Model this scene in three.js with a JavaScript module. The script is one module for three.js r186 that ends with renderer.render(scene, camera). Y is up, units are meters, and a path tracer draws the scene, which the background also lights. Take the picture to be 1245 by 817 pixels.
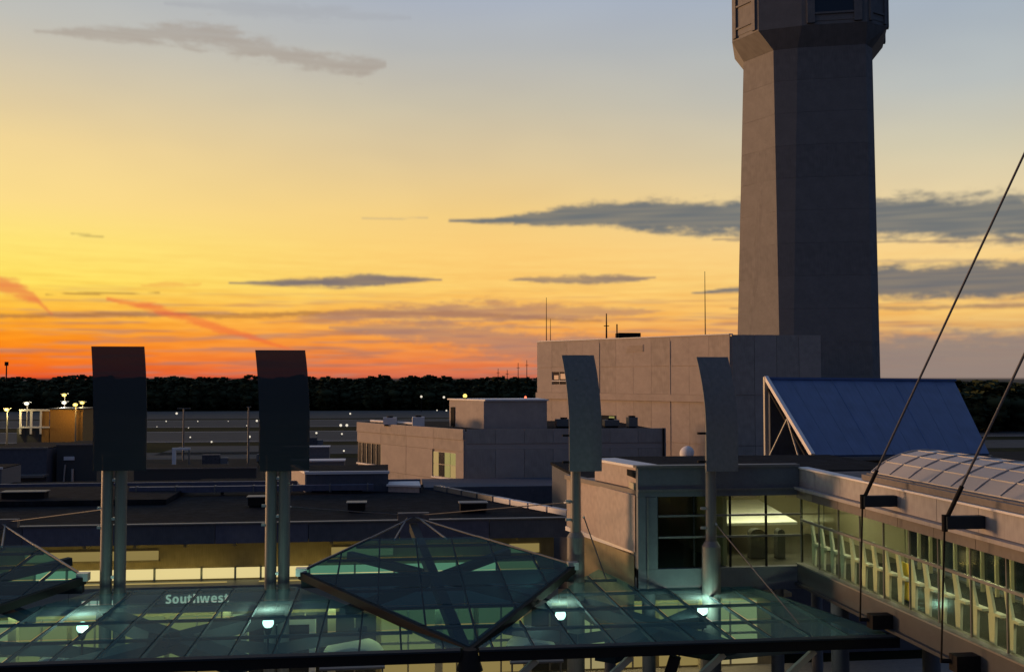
import * as THREE from 'three';
import { mergeGeometries } from 'three/addons/utils/BufferGeometryUtils.js';
import { RectAreaLightUniformsLib } from 'three/addons/lights/RectAreaLightUniformsLib.js';
import { TextGeometry } from 'three/addons/geometries/TextGeometry.js';
import { FontLoader } from 'three/addons/loaders/FontLoader.js';
import { createNoise2D, createNoise3D } from 'simplex-noise';

// ---------------------------------------------------------------- camera, sky, sun, exposure
const scene = new THREE.Scene();
const EYE = 20;
const camera = new THREE.PerspectiveCamera(36.32, 1024 / 671, 0.5, 6000);
camera.position.set(0, EYE, 0);
camera.rotation.order = 'YXZ';
camera.rotation.set(Math.atan(51.5 / 1245), THREE.MathUtils.degToRad(-7), 0);
const renderer = new THREE.WebGLRenderer({ antialias: true });
renderer.setSize(1024, 671);
renderer.toneMapping = THREE.LinearToneMapping;
renderer.toneMappingExposure = 1.0;
renderer.shadowMap.enabled = true;
RectAreaLightUniformsLib.init();

function rng(seed) { let s = seed >>> 0; return () => { s = (s + 0x6d2b79f5) | 0; let t = Math.imul(s ^ (s >>> 15), 1 | s); t = (t + Math.imul(t ^ (t >>> 7), 61 | t)) ^ t; return ((t ^ (t >>> 14)) >>> 0) / 4294967296; }; }
const n2 = createNoise2D(rng(11)), n3 = createNoise3D(rng(12));
const lin = (c) => { c /= 255; return c <= 0.04045 ? c / 12.92 : ((c + 0.055) / 1.055) ** 2.4; };
const sstep = (a, b, x) => { const t = Math.min(1, Math.max(0, (x - a) / (b - a))); return t * t * (3 - 2 * t); };

// dusk sky: air colours by azimuth (degrees right of the view's depth axis) and height, then clouds
const SKY_EL = [0, 0.7, 2, 3.5, 5, 7, 9, 12, 15, 18, 21, 35, 60, 90];
const ZEN = [68, 92, 130];
const SKY_COL = [
  [-180, [[52, 62, 86], [53, 63, 88], [55, 66, 92], [57, 69, 96], [58, 72, 100], [59, 75, 104], [60, 77, 107], [60, 79, 111], [60, 80, 114], [59, 80, 117], [58, 80, 119], [56, 80, 120], [60, 84, 124], ZEN]],
  [-138, [[52, 62, 86], [53, 63, 88], [55, 66, 92], [57, 69, 96], [58, 72, 100], [59, 75, 104], [60, 77, 107], [60, 79, 111], [60, 80, 114], [59, 80, 117], [58, 80, 119], [56, 80, 120], [60, 84, 124], ZEN]],
  [-105, [[185, 95, 75], [195, 105, 75], [212, 130, 80], [222, 152, 92], [222, 165, 105], [216, 172, 118], [206, 172, 128], [188, 168, 142], [172, 163, 152], [158, 158, 160], [146, 153, 166], [118, 134, 162], [96, 117, 154], ZEN]],
  [-50, [[240, 95, 34], [250, 120, 30], [255, 158, 42], [255, 204, 72], [255, 228, 108], [255, 230, 135], [252, 226, 148], [242, 216, 164], [222, 206, 180], [202, 197, 188], [186, 189, 192], [142, 156, 182], [106, 126, 160], ZEN]],
  [-20, [[228, 80, 38], [246, 112, 26], [253, 146, 27], [254, 184, 58], [255, 224, 96], [255, 228, 118], [253, 221, 138], [240, 212, 150], [215, 200, 168], [192, 191, 184], [175, 181, 188], [138, 154, 182], [104, 125, 160], ZEN]],
  [6, [[205, 108, 84], [230, 124, 74], [244, 152, 72], [250, 182, 88], [252, 202, 108], [252, 206, 120], [244, 206, 130], [222, 199, 154], [200, 191, 169], [180, 182, 182], [168, 178, 195], [130, 150, 184], [102, 124, 160], ZEN]],
  [33, [[160, 135, 125], [168, 140, 120], [210, 163, 112], [246, 195, 110], [248, 205, 125], [248, 212, 145], [234, 212, 165], [208, 201, 176], [184, 189, 188], [169, 179, 188], [160, 176, 196], [124, 148, 188], [100, 122, 160], ZEN]],
  [72, [[104, 96, 106], [110, 100, 106], [122, 110, 110], [130, 118, 114], [132, 122, 118], [128, 124, 124], [122, 124, 130], [112, 120, 138], [104, 116, 142], [98, 112, 146], [94, 110, 148], [80, 100, 144], [72, 93, 136], ZEN]],
  [115, [[52, 62, 86], [53, 63, 88], [55, 66, 92], [57, 69, 96], [58, 72, 100], [59, 75, 104], [60, 77, 107], [60, 79, 111], [60, 80, 114], [59, 80, 117], [58, 80, 119], [56, 80, 120], [60, 84, 124], ZEN]],
  [180, [[52, 62, 86], [53, 63, 88], [55, 66, 92], [57, 69, 96], [58, 72, 100], [59, 75, 104], [60, 77, 107], [60, 79, 111], [60, 80, 114], [59, 80, 117], [58, 80, 119], [56, 80, 120], [60, 84, 124], ZEN]],
];
// clouds: colour, strength, spine of [azimuth, height, half thickness] in degrees
const CLOUDS = [
  [[162, 148, 136], 0.62, [[-18.37, 17.23, 0.05], [-16.04, 17.41, 0.3], [-13.22, 17.69, 0.45], [-10.29, 18.0, 0.75], [-8.14, 17.75, 0.69], [-5.49, 17.27, 0.5], [-3.25, 16.98, 0.55], [-1.44, 16.89, 0.6], [-0.07, 17.11, 0.15]]],
  [[160, 162, 168], 0.35, [[-12, 19.34, 0.09], [-7.72, 19.51, 0.42], [-3.27, 19.57, 0.46], [1.3, 19.53, 0.09]]],
  [[108, 113, 116], 1.0, [[3.42, 8.79, 0.05], [5.96, 8.76, 0.18], [8.27, 8.9, 0.42], [11.5, 9.14, 0.65], [15.16, 8.94, 0.88], [19.63, 8.69, 0.97], [23.96, 8.6, 1.01], [28.09, 8.44, 1.06], [33.69, 7.96, 1.24], [48, 7.4, 1.0], [58, 7.2, 0.1]]],
  [[112, 104, 112], 0.95, [[-8.51, 5.14, 0.04], [-5.82, 5.2, 0.18], [-3.16, 5.3, 0.32], [-0.91, 5.42, 0.37], [1.36, 5.49, 0.18], [3.06, 5.5, 0.04]]],
  [[128, 112, 110], 0.9, [[6.79, 5.52, 0.04], [8.73, 5.52, 0.17], [11.03, 5.5, 0.27], [13.32, 5.53, 0.19], [15, 5.56, 0.04]]],
  [[110, 110, 113], 1.0, [[16.93, 4.67, 0.04], [19.6, 4.85, 0.18], [23.91, 5.02, 0.55], [27.23, 5.05, 0.88], [33.64, 4.94, 0.97], [46, 4.8, 0.8], [55, 4.7, 0.05]]],
  [[140, 90, 68], 0.65, [[-40, 2.7, 0.02], [-21.77, 3.07, 0.09], [-17.35, 3.19, 0.12], [-13.82, 3.35, 0.14], [-7.55, 3.38, 0.14], [-2.25, 3.63, 0.18], [4.12, 3.58, 0.18], [10.57, 3.26, 0.09], [12, 3.2, 0.01]]],
  [[168, 124, 108], 0.7, [[-4.92, 3.33, 0.05], [-1.8, 3.45, 0.37], [1.37, 3.66, 0.46], [5.96, 3.77, 0.65], [10.57, 3.67, 0.51], [14.68, 3.69, 0.09], [16, 3.7, 0.01]]],
  [[158, 124, 114], 0.7, [[-3.14, 2.81, 0.09], [-0.44, 2.69, 0.46], [2.29, 2.57, 0.74], [5.96, 2.12, 0.92], [9.64, 1.47, 1.1], [14.21, 1.14, 0.92], [24, 1.0, 0.8], [30, 1, 0.1]]],
  [[238, 104, 62], 0.7, [[-14.71, 4.15, 0.09], [-12.6, 3.77, 0.28], [-10.94, 3.28, 0.32], [-8.83, 2.66, 0.23], [-5.57, 1.71, 0.09], [-5, 1.5, 0.01]]],
  [[232, 112, 72], 0.8, [[-27, 5.4, 0.02], [-21.81, 4.92, 0.2], [-19.63, 4.69, 0.42], [-18.81, 4.39, 0.46], [-17.94, 4.01, 0.18], [-17.43, 3.44, 0.09], [-17.2, 3.2, 0.01]]],
  [[150, 130, 80], 0.7, [[-16.42, 7.42, 0.02], [-15.67, 7.38, 0.09], [-14.84, 7.34, 0.02]]],
  [[150, 105, 60], 0.75, [[-17.56, 4.27, 0.02], [-15.43, 4.38, 0.08], [-12, 4.52, 0.02]]],
  [[240, 165, 80], 0.6, [[-13.03, 4.84, 0.05], [-11.59, 4.97, 0.18], [-9.91, 5.02, 0.05]]],
  [[148, 131, 122], 0.97, [[15, 1.2, 0.1], [23.87, 1.2, 0.9], [26.36, 0.9, 1.38], [29.96, 0.75, 1.6], [33.56, 0.72, 1.7], [50, 0.7, 1.5], [70, 0.7, 0.2]]],
  [[190, 165, 130], 0.6, [[26.43, 6.16, 0.05], [29.26, 6.09, 0.12], [31.97, 6, 0.05]]],
  [[180, 165, 135], 0.6, [[-1.39, 8.85, 0.02], [0.21, 8.84, 0.07], [2.27, 8.91, 0.02]]],
  [[130, 118, 112], 0.8, [[17.85, 7.67, 0.03], [19.18, 7.54, 0.09], [26.45, 7.19, 0.07], [33.67, 6.9, 0.09], [36, 6.8, 0.02]]],
  [[150, 120, 100], 0.75, [[18.71, 3.87, 0.03], [20.9, 3.75, 0.09], [33.61, 3.62, 0.12], [40, 3.5, 0.02]]],
];
function skyTexture() {
  const W = 4096, H = 2048, data = new Float32Array(W * H * 4);
  const cols = SKY_COL.map(([a, rows]) => [a, rows.map((c) => c.map(lin))]);
  const cl = CLOUDS.map(([c, s, sp]) => [c.map(lin), s, sp, sp[0][0], sp[sp.length - 1][0], Math.min(...sp.map((p) => p[1] - 2 * p[2])), Math.max(...sp.map((p) => p[1] + 2 * p[2]))]);
  for (let j = 0; j < H; j++) {
    const el = ((j + 0.5) / H - 0.5) * 180;
    if (el < -0.2) { for (let i = 0; i < W; i++) { const o = (j * W + i) * 4; data[o] = 0.03; data[o + 1] = 0.028; data[o + 2] = 0.028; data[o + 3] = 1; } continue; }
    const e = Math.max(0, el);
    let k = 0; while (k < SKY_EL.length - 2 && e > SKY_EL[k + 1]) k++;
    const te = (e - SKY_EL[k]) / (SKY_EL[k + 1] - SKY_EL[k]);
    for (let i = 0; i < W; i++) {
      const ph = ((i + 0.5) / W - 0.5) * 2 * Math.PI, az = Math.atan2(Math.cos(ph), -Math.sin(ph)) * 180 / Math.PI;
      let q = 0; while (q < cols.length - 2 && az > cols[q + 1][0]) q++;
      let ta = (az - cols[q][0]) / (cols[q + 1][0] - cols[q][0]); ta = ta * 0.5 + 0.5 * ta * ta * (3 - 2 * ta);
      const A = cols[q][1], B = cols[q + 1][1];
      let r = 0, g = 0, b = 0;
      const mix = (c) => (A[k][c] * (1 - te) + A[k + 1][c] * te) * (1 - ta) + (B[k][c] * (1 - te) + B[k + 1][c] * te) * ta;
      r = mix(0); g = mix(1); b = mix(2);
      // streaky haze low down, and faint mottling of the upper air
      if (e < 9) {
        const w = sstep(9, 1.5, e), s = n2(az * 0.1 + e * 0.3, e * 2.4) * 0.5 + n2(az * 0.24 + 40, e * 6 + az * 0.12) * 0.35 + n2(az * 0.6 + 7, e * 13 + az * 0.2) * 0.25;
        const mv = 0.6 * sstep(5.5, 3, e) * sstep(0.05, 0.55, n2(az * 0.08 + 17, e * 2.9 - az * 0.05) * 0.7 + n2(az * 0.3, e * 8) * 0.3); r += (0.40 - r) * mv; g += (0.21 - g) * mv; b += (0.16 - b) * mv;
        const m = 1 + 0.15 * w * s; r *= 1 + 0.08 * w * s; g *= m + 0.08 * w * s; b *= m + 0.18 * w * s;
      } else if (e < 40) { const s = n2(az * 0.06, e * 0.22) * 0.5 + n2(az * 0.17 + 9, e * 0.5) * 0.3; const m = 1 + 0.035 * s; r *= m; g *= m; b *= 1 + 0.02 * s; }
      // scattered streak clouds all the way round
      if (e < 16 && (az < -24 || az > 38)) {
        const out = Math.min(1, az < -24 ? (-24 - az) / 12 : (az - 38) / 12);
        const f = n2(az * 0.055 + 70, e * 0.75) * 0.65 + n2(az * 0.17, e * 2.1 + 30) * 0.35;
        const a = out * 0.6 * sstep(0.25, 0.6, f) * sstep(16, 9, e);
        const L = r * 0.45 + g * 0.3;
        r += (L * 0.95 - r) * a; g += (L * 0.75 - g) * a; b += (L * 0.72 - b) * a;
      }
      for (const [c, s, sp, a0, a1, lo, hi] of cl) {
        if (az < a0 || az > a1 || e < lo - 0.3 || e > hi + 0.3) continue;
        let p = 0; while (p < sp.length - 2 && az > sp[p + 1][0]) p++;
        const t = (az - sp[p][0]) / (sp[p + 1][0] - sp[p][0]);
        const ce = sp[p][1] + (sp[p + 1][1] - sp[p][1]) * t, T = sp[p][2] + (sp[p + 1][2] - sp[p][2]) * t;
        const wv = n2(az * 0.3 + a0, e * 1.6) * 0.34 + n2(az * 0.75 + a0, e * 3.4) * 0.2 + n2(az * 1.7 + 5, e * 9 + a0) * 0.14 + n2(az * 4.5, e * 16 + a0) * 0.09;
        const d = Math.abs((e - ce) / Math.max(T, 0.02) + wv * (s > 0.9 ? 0.6 : 1.0));
        const inner = (s > 0.9 ? 0.93 : 0.86) + (s > 0.9 ? 0.07 : 0.14) * n2(az * 0.16 + 3 * a0, e * 3.5);
        const a = s * inner * sstep(1.25, T > 0.3 && s > 0.9 ? 0.62 : 0.35, d);
        r += (c[0] - r) * a; g += (c[1] - g) * a; b += (c[2] - b) * a;
      }
      const o = (j * W + i) * 4; data[o] = Math.max(0, r); data[o + 1] = Math.max(0, g); data[o + 2] = Math.max(0, b); data[o + 3] = 1;
    }
  }
  const t = new THREE.DataTexture(data, W, H, THREE.RGBAFormat, THREE.FloatType);
  t.mapping = THREE.EquirectangularReflectionMapping; t.magFilter = THREE.LinearFilter; t.minFilter = THREE.LinearFilter; t.needsUpdate = true;
  return t;
}
const skyTex = skyTexture();
scene.background = skyTex; scene.environment = skyTex;

// the afterglow: a wide, low, warm source where the sun went down, left of the view
const sun = new THREE.DirectionalLight(new THREE.Color().setRGB(1.0, 0.55, 0.27), 4.8);
{ const az = THREE.MathUtils.degToRad(-62), el = THREE.MathUtils.degToRad(0.7); sun.position.set(Math.sin(az) * Math.cos(el) * 300, Math.sin(el) * 300, -Math.cos(az) * Math.cos(el) * 300 - 80); sun.target.position.set(0, 0, -80); }
sun.castShadow = true; sun.shadow.radius = 20; sun.shadow.mapSize.set(2048, 2048);
Object.assign(sun.shadow.camera, { left: -160, right: 160, top: 120, bottom: -40, near: 1, far: 700 });
scene.add(sun, sun.target);

// ---------------------------------------------------------------- helpers
const V = (x, y, z) => new THREE.Vector3(x, y, z);
const used = {};
function numbered(name) { const n = used[name] = (used[name] ?? -1) + 1; return n ? `${name}_${String(n).padStart(3, '0')}` : name; }
const shade = (o) => { o.castShadow = true; o.receiveShadow = true; return o; };
/** uv in metres by the way a face points */
function uvm(g) {
  if (g.index) g = g.toNonIndexed();
  if (!g.attributes.normal) g.computeVertexNormals();
  const p = g.attributes.position, n = g.attributes.normal, uv = new Float32Array(p.count * 2);
  for (let i = 0; i < p.count; i++) {
    const ax = Math.abs(n.getX(i)), ay = Math.abs(n.getY(i)), az = Math.abs(n.getZ(i));
    if (ay > ax && ay > az) { uv[2 * i] = p.getX(i); uv[2 * i + 1] = p.getZ(i); }
    else if (ax > az) { uv[2 * i] = p.getZ(i); uv[2 * i + 1] = p.getY(i); }
    else { uv[2 * i] = p.getX(i); uv[2 * i + 1] = p.getY(i); }
  }
  g.setAttribute('uv', new THREE.BufferAttribute(uv, 2));
  for (const k of Object.keys(g.attributes)) if (!['position', 'normal', 'uv'].includes(k)) g.deleteAttribute(k);
  return g;
}
const bx = (x0, x1, y0, y1, z0, z1) => { const g = new THREE.BoxGeometry(Math.abs(x1 - x0), Math.abs(y1 - y0), Math.abs(z1 - z0)); g.translate((x0 + x1) / 2, (y0 + y1) / 2, (z0 + z1) / 2); return uvm(g); };
/** a bar of w (across) by h (upward) from a to b */
function bar(a, b, w, h = w) {
  const d = b.clone().sub(a), L = d.length(), g = new THREE.BoxGeometry(w, h, L);
  const m = new THREE.Matrix4(), z = d.clone().normalize(), up = Math.abs(z.y) > 0.99 ? V(0, 0, 1) : V(0, 1, 0);
  const x = up.clone().cross(z).normalize(), y = z.clone().cross(x);
  m.makeBasis(x, y, z).setPosition(a.clone().add(b).multiplyScalar(0.5));
  return uvm(g.applyMatrix4(m));
}
/** a round rod, radius r0 at a and r1 at b */
function rod(a, b, r0, r1 = r0, seg = 12) {
  const d = b.clone().sub(a), g = new THREE.CylinderGeometry(r1, r0, d.length(), seg, 1);
  g.applyQuaternion(new THREE.Quaternion().setFromUnitVectors(V(0, 1, 0), d.clone().normalize())).translate((a.x + b.x) / 2, (a.y + b.y) / 2, (a.z + b.z) / 2);
  return g;
}
/** a prism of a footprint [[x, z], ...] between two heights */
function prism(pts, y0, y1) {
  const s = new THREE.Shape(pts.map(([x, z]) => new THREE.Vector2(x, -z)));
  const g = new THREE.ExtrudeGeometry(s, { depth: y1 - y0, bevelEnabled: false });
  g.rotateX(-Math.PI / 2).translate(0, y0, 0);
  return uvm(g);
}
/** a box standing along a wall from A to B ([x, z]): s metres along, y, d metres out of the wall (to its left, seen from A to B) */
function wallBox(A, B, s0, s1, y0, y1, d0, d1) {
  const L = Math.hypot(B[0] - A[0], B[1] - A[1]), ux = (B[0] - A[0]) / L, uz = (B[1] - A[1]) / L, nx = uz, nz = -ux;
  const P = (s, d) => [A[0] + ux * s + nx * d, A[1] + uz * s + nz * d];
  return prism([P(s0, d0), P(s1, d0), P(s1, d1), P(s0, d1)], y0, y1);
}
function thing(name, label, category, base, group) {
  const o = new THREE.Group(); o.name = numbered(name); o.position.set(...base); o.userData = { label, category };
  if (group) o.userData.group = group;
  scene.add(o); return o;
}
/** a part: geometry in world coordinates, moved into its thing */
function part(name, g, m, parent, label) {
  if (Array.isArray(g)) g = mergeGeometries(g.map((x) => uvFix(x)));
  let root = parent; while (root.parent && root.parent !== scene) root = root.parent;
  g.translate(-root.position.x, -root.position.y, -root.position.z);
  const o = shade(new THREE.Mesh(g, m)); o.name = name; if (label) o.userData.label = label;
  parent.add(o); return o;
}
function uvFix(g) { if (g.index) g = g.toNonIndexed(); for (const k of Object.keys(g.attributes)) if (!['position', 'normal', 'uv'].includes(k)) g.deleteAttribute(k); return g; }
function struct(name, g, m, parent = scene) {
  if (Array.isArray(g)) g = mergeGeometries(g.map((x) => uvFix(x)));
  const o = shade(new THREE.Mesh(g, m)); o.name = parent === scene ? numbered(name) : name; if (parent === scene) o.userData.kind = 'structure';
  parent.add(o); return o;
}
function copyOf(root, pos, label) { const r = root.clone(); r.userData = { ...root.userData }; r.name = numbered(root.name.replace(/_\d{3}$/, '')); r.position.set(...pos); if (label) r.userData.label = label; scene.add(r); return r; }

// ---------------------------------------------------------------- textures and materials
function grainTexture(seed, size, fn, srgb = true) {
  const d = new Uint8Array(size * size * 4), nn = createNoise3D(rng(seed));
  // tileable noise: on two circles would need 4D; blend across the seam instead
  const tile = (x, y, f, q) => { const a = x / size, b = y / size, F = f; const v = (s, t) => nn(s * F, t * F, q); return v(a, b) * (1 - a) * (1 - b) + v(a - 1, b) * a * (1 - b) + v(a, b - 1) * (1 - a) * b + v(a - 1, b - 1) * a * b; };
  for (let y = 0; y < size; y++) for (let x = 0; x < size; x++) { const c = fn((f, q) => tile(x, y, f, q), x, y); const o = (y * size + x) * 4; for (let k = 0; k < 3; k++) d[o + k] = Math.max(0, Math.min(255, Array.isArray(c) ? c[k] : c)); d[o + 3] = 255; }
  const t = new THREE.DataTexture(d, size, size); t.wrapS = t.wrapT = THREE.RepeatWrapping; t.magFilter = THREE.LinearFilter; t.minFilter = THREE.LinearMipmapLinearFilter; t.generateMipmaps = true;
  if (srgb) t.colorSpace = THREE.SRGBColorSpace; t.needsUpdate = true; return t;
}
const r0 = rng(5);
const texConcrete = grainTexture(21, 512, (n) => 216 + 9 * n(4, 0) + 7 * n(11, 3) + 6 * n(40, 5) + 9 * (r0() - 0.5));
const texStreak = grainTexture(22, 512, (n, x, y) => 216 + 14 * n(6, 1) + 10 * n(90, 2) * 0.6 + 8 * n3(x * 0.09, y * 0.008, 4) + 8 * (r0() - 0.5));
const texRoof = grainTexture(23, 512, (n) => 170 + 34 * n(5, 0) + 26 * n(17, 2) + 30 * (r0() - 0.5));
const texAsphalt = grainTexture(24, 512, (n) => 190 + 24 * n(4, 0) + 14 * n(23, 2) + 50 * (r0() - 0.5));
const texGrass = grainTexture(25, 512, (n) => [190 + 40 * n(5, 0) + 30 * (r0() - 0.5), 190 + 34 * n(5, 0) + 16 * n(31, 4) + 30 * (r0() - 0.5), 170 + 30 * n(9, 2)]);
const rep = (t, s) => { const c = t.clone(); c.repeat.set(s, s); c.needsUpdate = true; return c; };
const M = {};
function mat(name, rgb, o = {}) { const m = new THREE.MeshPhysicalMaterial({ color: new THREE.Color().setRGB(...rgb), roughness: 0.85, ...o }); m.name = name; return (M[name] = m); }
const cBump = { bumpMap: rep(texConcrete, 0.5), bumpScale: 0.004 };
mat('beigePanel', [0.60, 0.50, 0.42], { map: rep(texConcrete, 0.13), ...cBump });
mat('beigePanelB', [0.56, 0.47, 0.39], { map: rep(texStreak, 0.17), ...cBump });
mat('beigeJoint', [0.42, 0.35, 0.3]);
mat('towerConcrete', [0.27, 0.258, 0.247], { map: rep(texConcrete, 0.09), ...cBump });
mat('towerConcreteB', [0.255, 0.243, 0.233], { map: rep(texStreak, 0.12), ...cBump });
mat('towerDark', [0.035, 0.035, 0.04], { roughness: 0.6 });
mat('darkGlass', [0.02, 0.025, 0.03], { roughness: 0.12 });
mat('whiteTrim', [0.72, 0.68, 0.64], { roughness: 0.6 });
mat('roofMembrane', [0.045, 0.049, 0.055], { specularIntensity: 0.08, map: rep(texRoof, 0.15), roughness: 0.95 });
mat('roofLight', [0.55, 0.55, 0.52], { roughness: 0.7 });
mat('roofPale', [0.2, 0.2, 0.21], { map: rep(texRoof, 0.2), roughness: 0.9 });
mat('fasciaMetal', [0.12, 0.13, 0.19], { map: rep(texStreak, 0.3), roughness: 0.6 });
mat('blueRoof', [0.11, 0.165, 0.31], { map: rep(texStreak, 0.12), roughness: 0.5 });
mat('blueSeam', [0.08, 0.14, 0.30], { roughness: 0.5 });
mat('tanWall', [0.42, 0.34, 0.17], { map: rep(texStreak, 0.25), roughness: 0.8 });
mat('signBand', [0.2, 0.24, 0.23], { roughness: 0.5 });
mat('darkSteel', [0.022, 0.02, 0.018], { roughness: 0.85, specularIntensity: 0.2 });
mat('canopySteel', [0.03, 0.04, 0.045], { roughness: 0.8, specularIntensity: 0.3 });
mat('greySteel', [0.235, 0.22, 0.195], { map: rep(texStreak, 0.8), roughness: 0.5 });
mat('galvanised', [0.5, 0.5, 0.48], { roughness: 0.4, metalness: 0.6 });
mat('finMesh', [0.03, 0.034, 0.037], { roughness: 0.7, opacity: 0.87, transparent: true });
mat('finPlate', [0.3, 0.3, 0.27], { map: rep(texStreak, 0.6), roughness: 0.6 });
mat('cable', [0.09, 0.085, 0.08], { roughness: 0.7 });
mat('bridgePanel', [0.48, 0.44, 0.42], { map: rep(texStreak, 0.35), roughness: 0.6 });
mat('bridgeBrown', [0.2, 0.17, 0.155], { map: rep(texStreak, 0.5), roughness: 0.6 });
mat('sillShaded', [0.075, 0.08, 0.085], { map: rep(texConcrete, 0.4), roughness: 0.7 });  // shade painted in: darker than bridgeGrey so the near sill looks shaded
mat('bridgeGrey', [0.2, 0.21, 0.22], { map: rep(texConcrete, 0.4), roughness: 0.7 });
mat('vaultPane', [0.5, 0.47, 0.42], { roughness: 0.75, transmission: 0.35, thickness: 0 });
mat('vaultRib', [0.46, 0.43, 0.39], { roughness: 0.6 });
mat('white', [0.8, 0.8, 0.76], { roughness: 0.6 });
mat('interiorTan', [0.46, 0.41, 0.28], { roughness: 0.8 });
mat('interiorDark', [0.06, 0.06, 0.055], { roughness: 0.8 });
mat('ceilingSlat', [0.13, 0.115, 0.09], { map: rep(texStreak, 1.2), roughness: 0.8 });
mat('carpet', [0.05, 0.05, 0.042], { map: rep(texRoof, 0.8), roughness: 1 });
mat('floorTile', [0.09, 0.085, 0.07], { map: rep(texConcrete, 0.5), roughness: 0.4 });
mat('yellowBoard', [0.8, 0.62, 0.05], { roughness: 0.6 });
mat('asphalt', [0.05, 0.048, 0.046], { specularIntensity: 0.08, map: rep(texAsphalt, 0.08), roughness: 0.95 });
mat('pavement', [0.36, 0.34, 0.3], { map: rep(texConcrete, 0.4), roughness: 0.9 });
mat('apron', [0.052, 0.05, 0.047], { specularIntensity: 0.08, map: rep(texAsphalt, 0.03), roughness: 0.95 });
mat('taxiConcrete', [0.14, 0.134, 0.124], { specularIntensity: 0.08, map: rep(texConcrete, 0.02), roughness: 0.9 });
mat('grass', [0.042, 0.045, 0.022], { specularIntensity: 0.08, map: rep(texGrass, 0.03), roughness: 1 });
mat('woods', [0.042, 0.052, 0.026], { specularIntensity: 0.08, roughness: 1, side: THREE.DoubleSide });
mat('navyWall', [0.11, 0.122, 0.15], { map: rep(texStreak, 0.3), roughness: 0.8 });
mat('orangeWall', [0.5, 0.26, 0.06], { map: rep(texStreak, 0.3), roughness: 0.8 });
mat('pinkSiding', [0.58, 0.46, 0.4], { map: rep(texStreak, 0.4), roughness: 0.7 });
const glow = (name, rgb, k) => { const m = new THREE.MeshStandardMaterial({ color: 0x111111, emissive: new THREE.Color().setRGB(...rgb), emissiveIntensity: k, roughness: 0.6 }); m.name = name; return (M[name] = m); };
glow('litWindow', [1.0, 0.82, 0.36], 0.75);
glow('litWindowLow', [0.75, 0.62, 0.28], 0.42);
glow('litWindowDim', [0.8, 0.6, 0.2], 0.3);
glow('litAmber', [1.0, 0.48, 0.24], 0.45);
glow('litGreen', [0.42, 0.46, 0.12], 0.38);
glow('tubeLight', [1.0, 0.95, 0.66], 2.2);
glow('lampWhite', [1.0, 0.9, 0.66], 1.8);
glow('lampYellow', [1.0, 0.72, 0.16], 1.9);
glow('lampRed', [1.0, 0.12, 0.05], 4);
glow('airLamp', [1.0, 0.9, 0.72], 0.85);
glow('canopyLamp', [0.85, 1.0, 0.88], 3);
glow('signLetter', [1.0, 0.95, 0.78], 0.42);
glow('blueSign', [0.2, 0.2, 1.0], 0.9);
glow('trough', [1.0, 0.75, 0.25], 0.35);
const canopyGlass = (M.canopyGlass = new THREE.MeshPhysicalMaterial({ color: new THREE.Color().setRGB(0.44, 0.84, 0.78), roughness: 0.28, transmission: 0.88, thickness: 0, ior: 1.45, specularIntensity: 0.05, side: THREE.DoubleSide }));
const kiteGlass = (M.kiteGlass = new THREE.MeshPhysicalMaterial({ color: new THREE.Color().setRGB(0.1, 0.36, 0.46), roughness: 0.28, transmission: 0.9, thickness: 0, ior: 1.45, specularIntensity: 0.05, side: THREE.DoubleSide }));
const wallGlass = (M.wallGlass = new THREE.MeshPhysicalMaterial({ color: new THREE.Color().setRGB(0.86, 0.9, 0.78), roughness: 0.06, transmission: 1, thickness: 0, ior: 1.5, specularIntensity: 0.7 }));

// ---------------------------------------------------------------- ground, airfield, far woods
{
  const g = new THREE.PlaneGeometry(6000, 6000, 1, 1); g.rotateX(-Math.PI / 2); g.translate(0, -0.05, -1000);
  struct('ground', uvm(g), M.grass);
  const sheet = (x0, x1, z0, z1, y) => { const s = new THREE.PlaneGeometry(x1 - x0, z1 - z0); s.rotateX(-Math.PI / 2); s.translate((x0 + x1) / 2, y, -(z0 + z1) / 2); return uvm(s); };
  struct('road', sheet(-200, 60, 8, 63, 0.01), M.asphalt);
  struct('pavement', bx(-70, 40, 0.02, 0.17, -69.38, -59.5), M.pavement);
  struct('apron', sheet(-420, 320, 98, 262, 0.01), M.apron);
  for (const [x0, x1, a, b] of [[-700, 700, 520, 640], [-700, 700, 430, 505], [-700, 700, 330, 398], [-60, 500, 276, 312], [-110, -30, 262, 286]]) struct('taxiway', sheet(x0, x1, a, b, 0.02), M.taxiConcrete);
  // painted edge lines
  for (const z of [334, 394, 434, 501]) struct('taxiway_line', sheet(-650, 650, z, z + 0.6, 0.03), M.whiteTrim);
}
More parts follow.
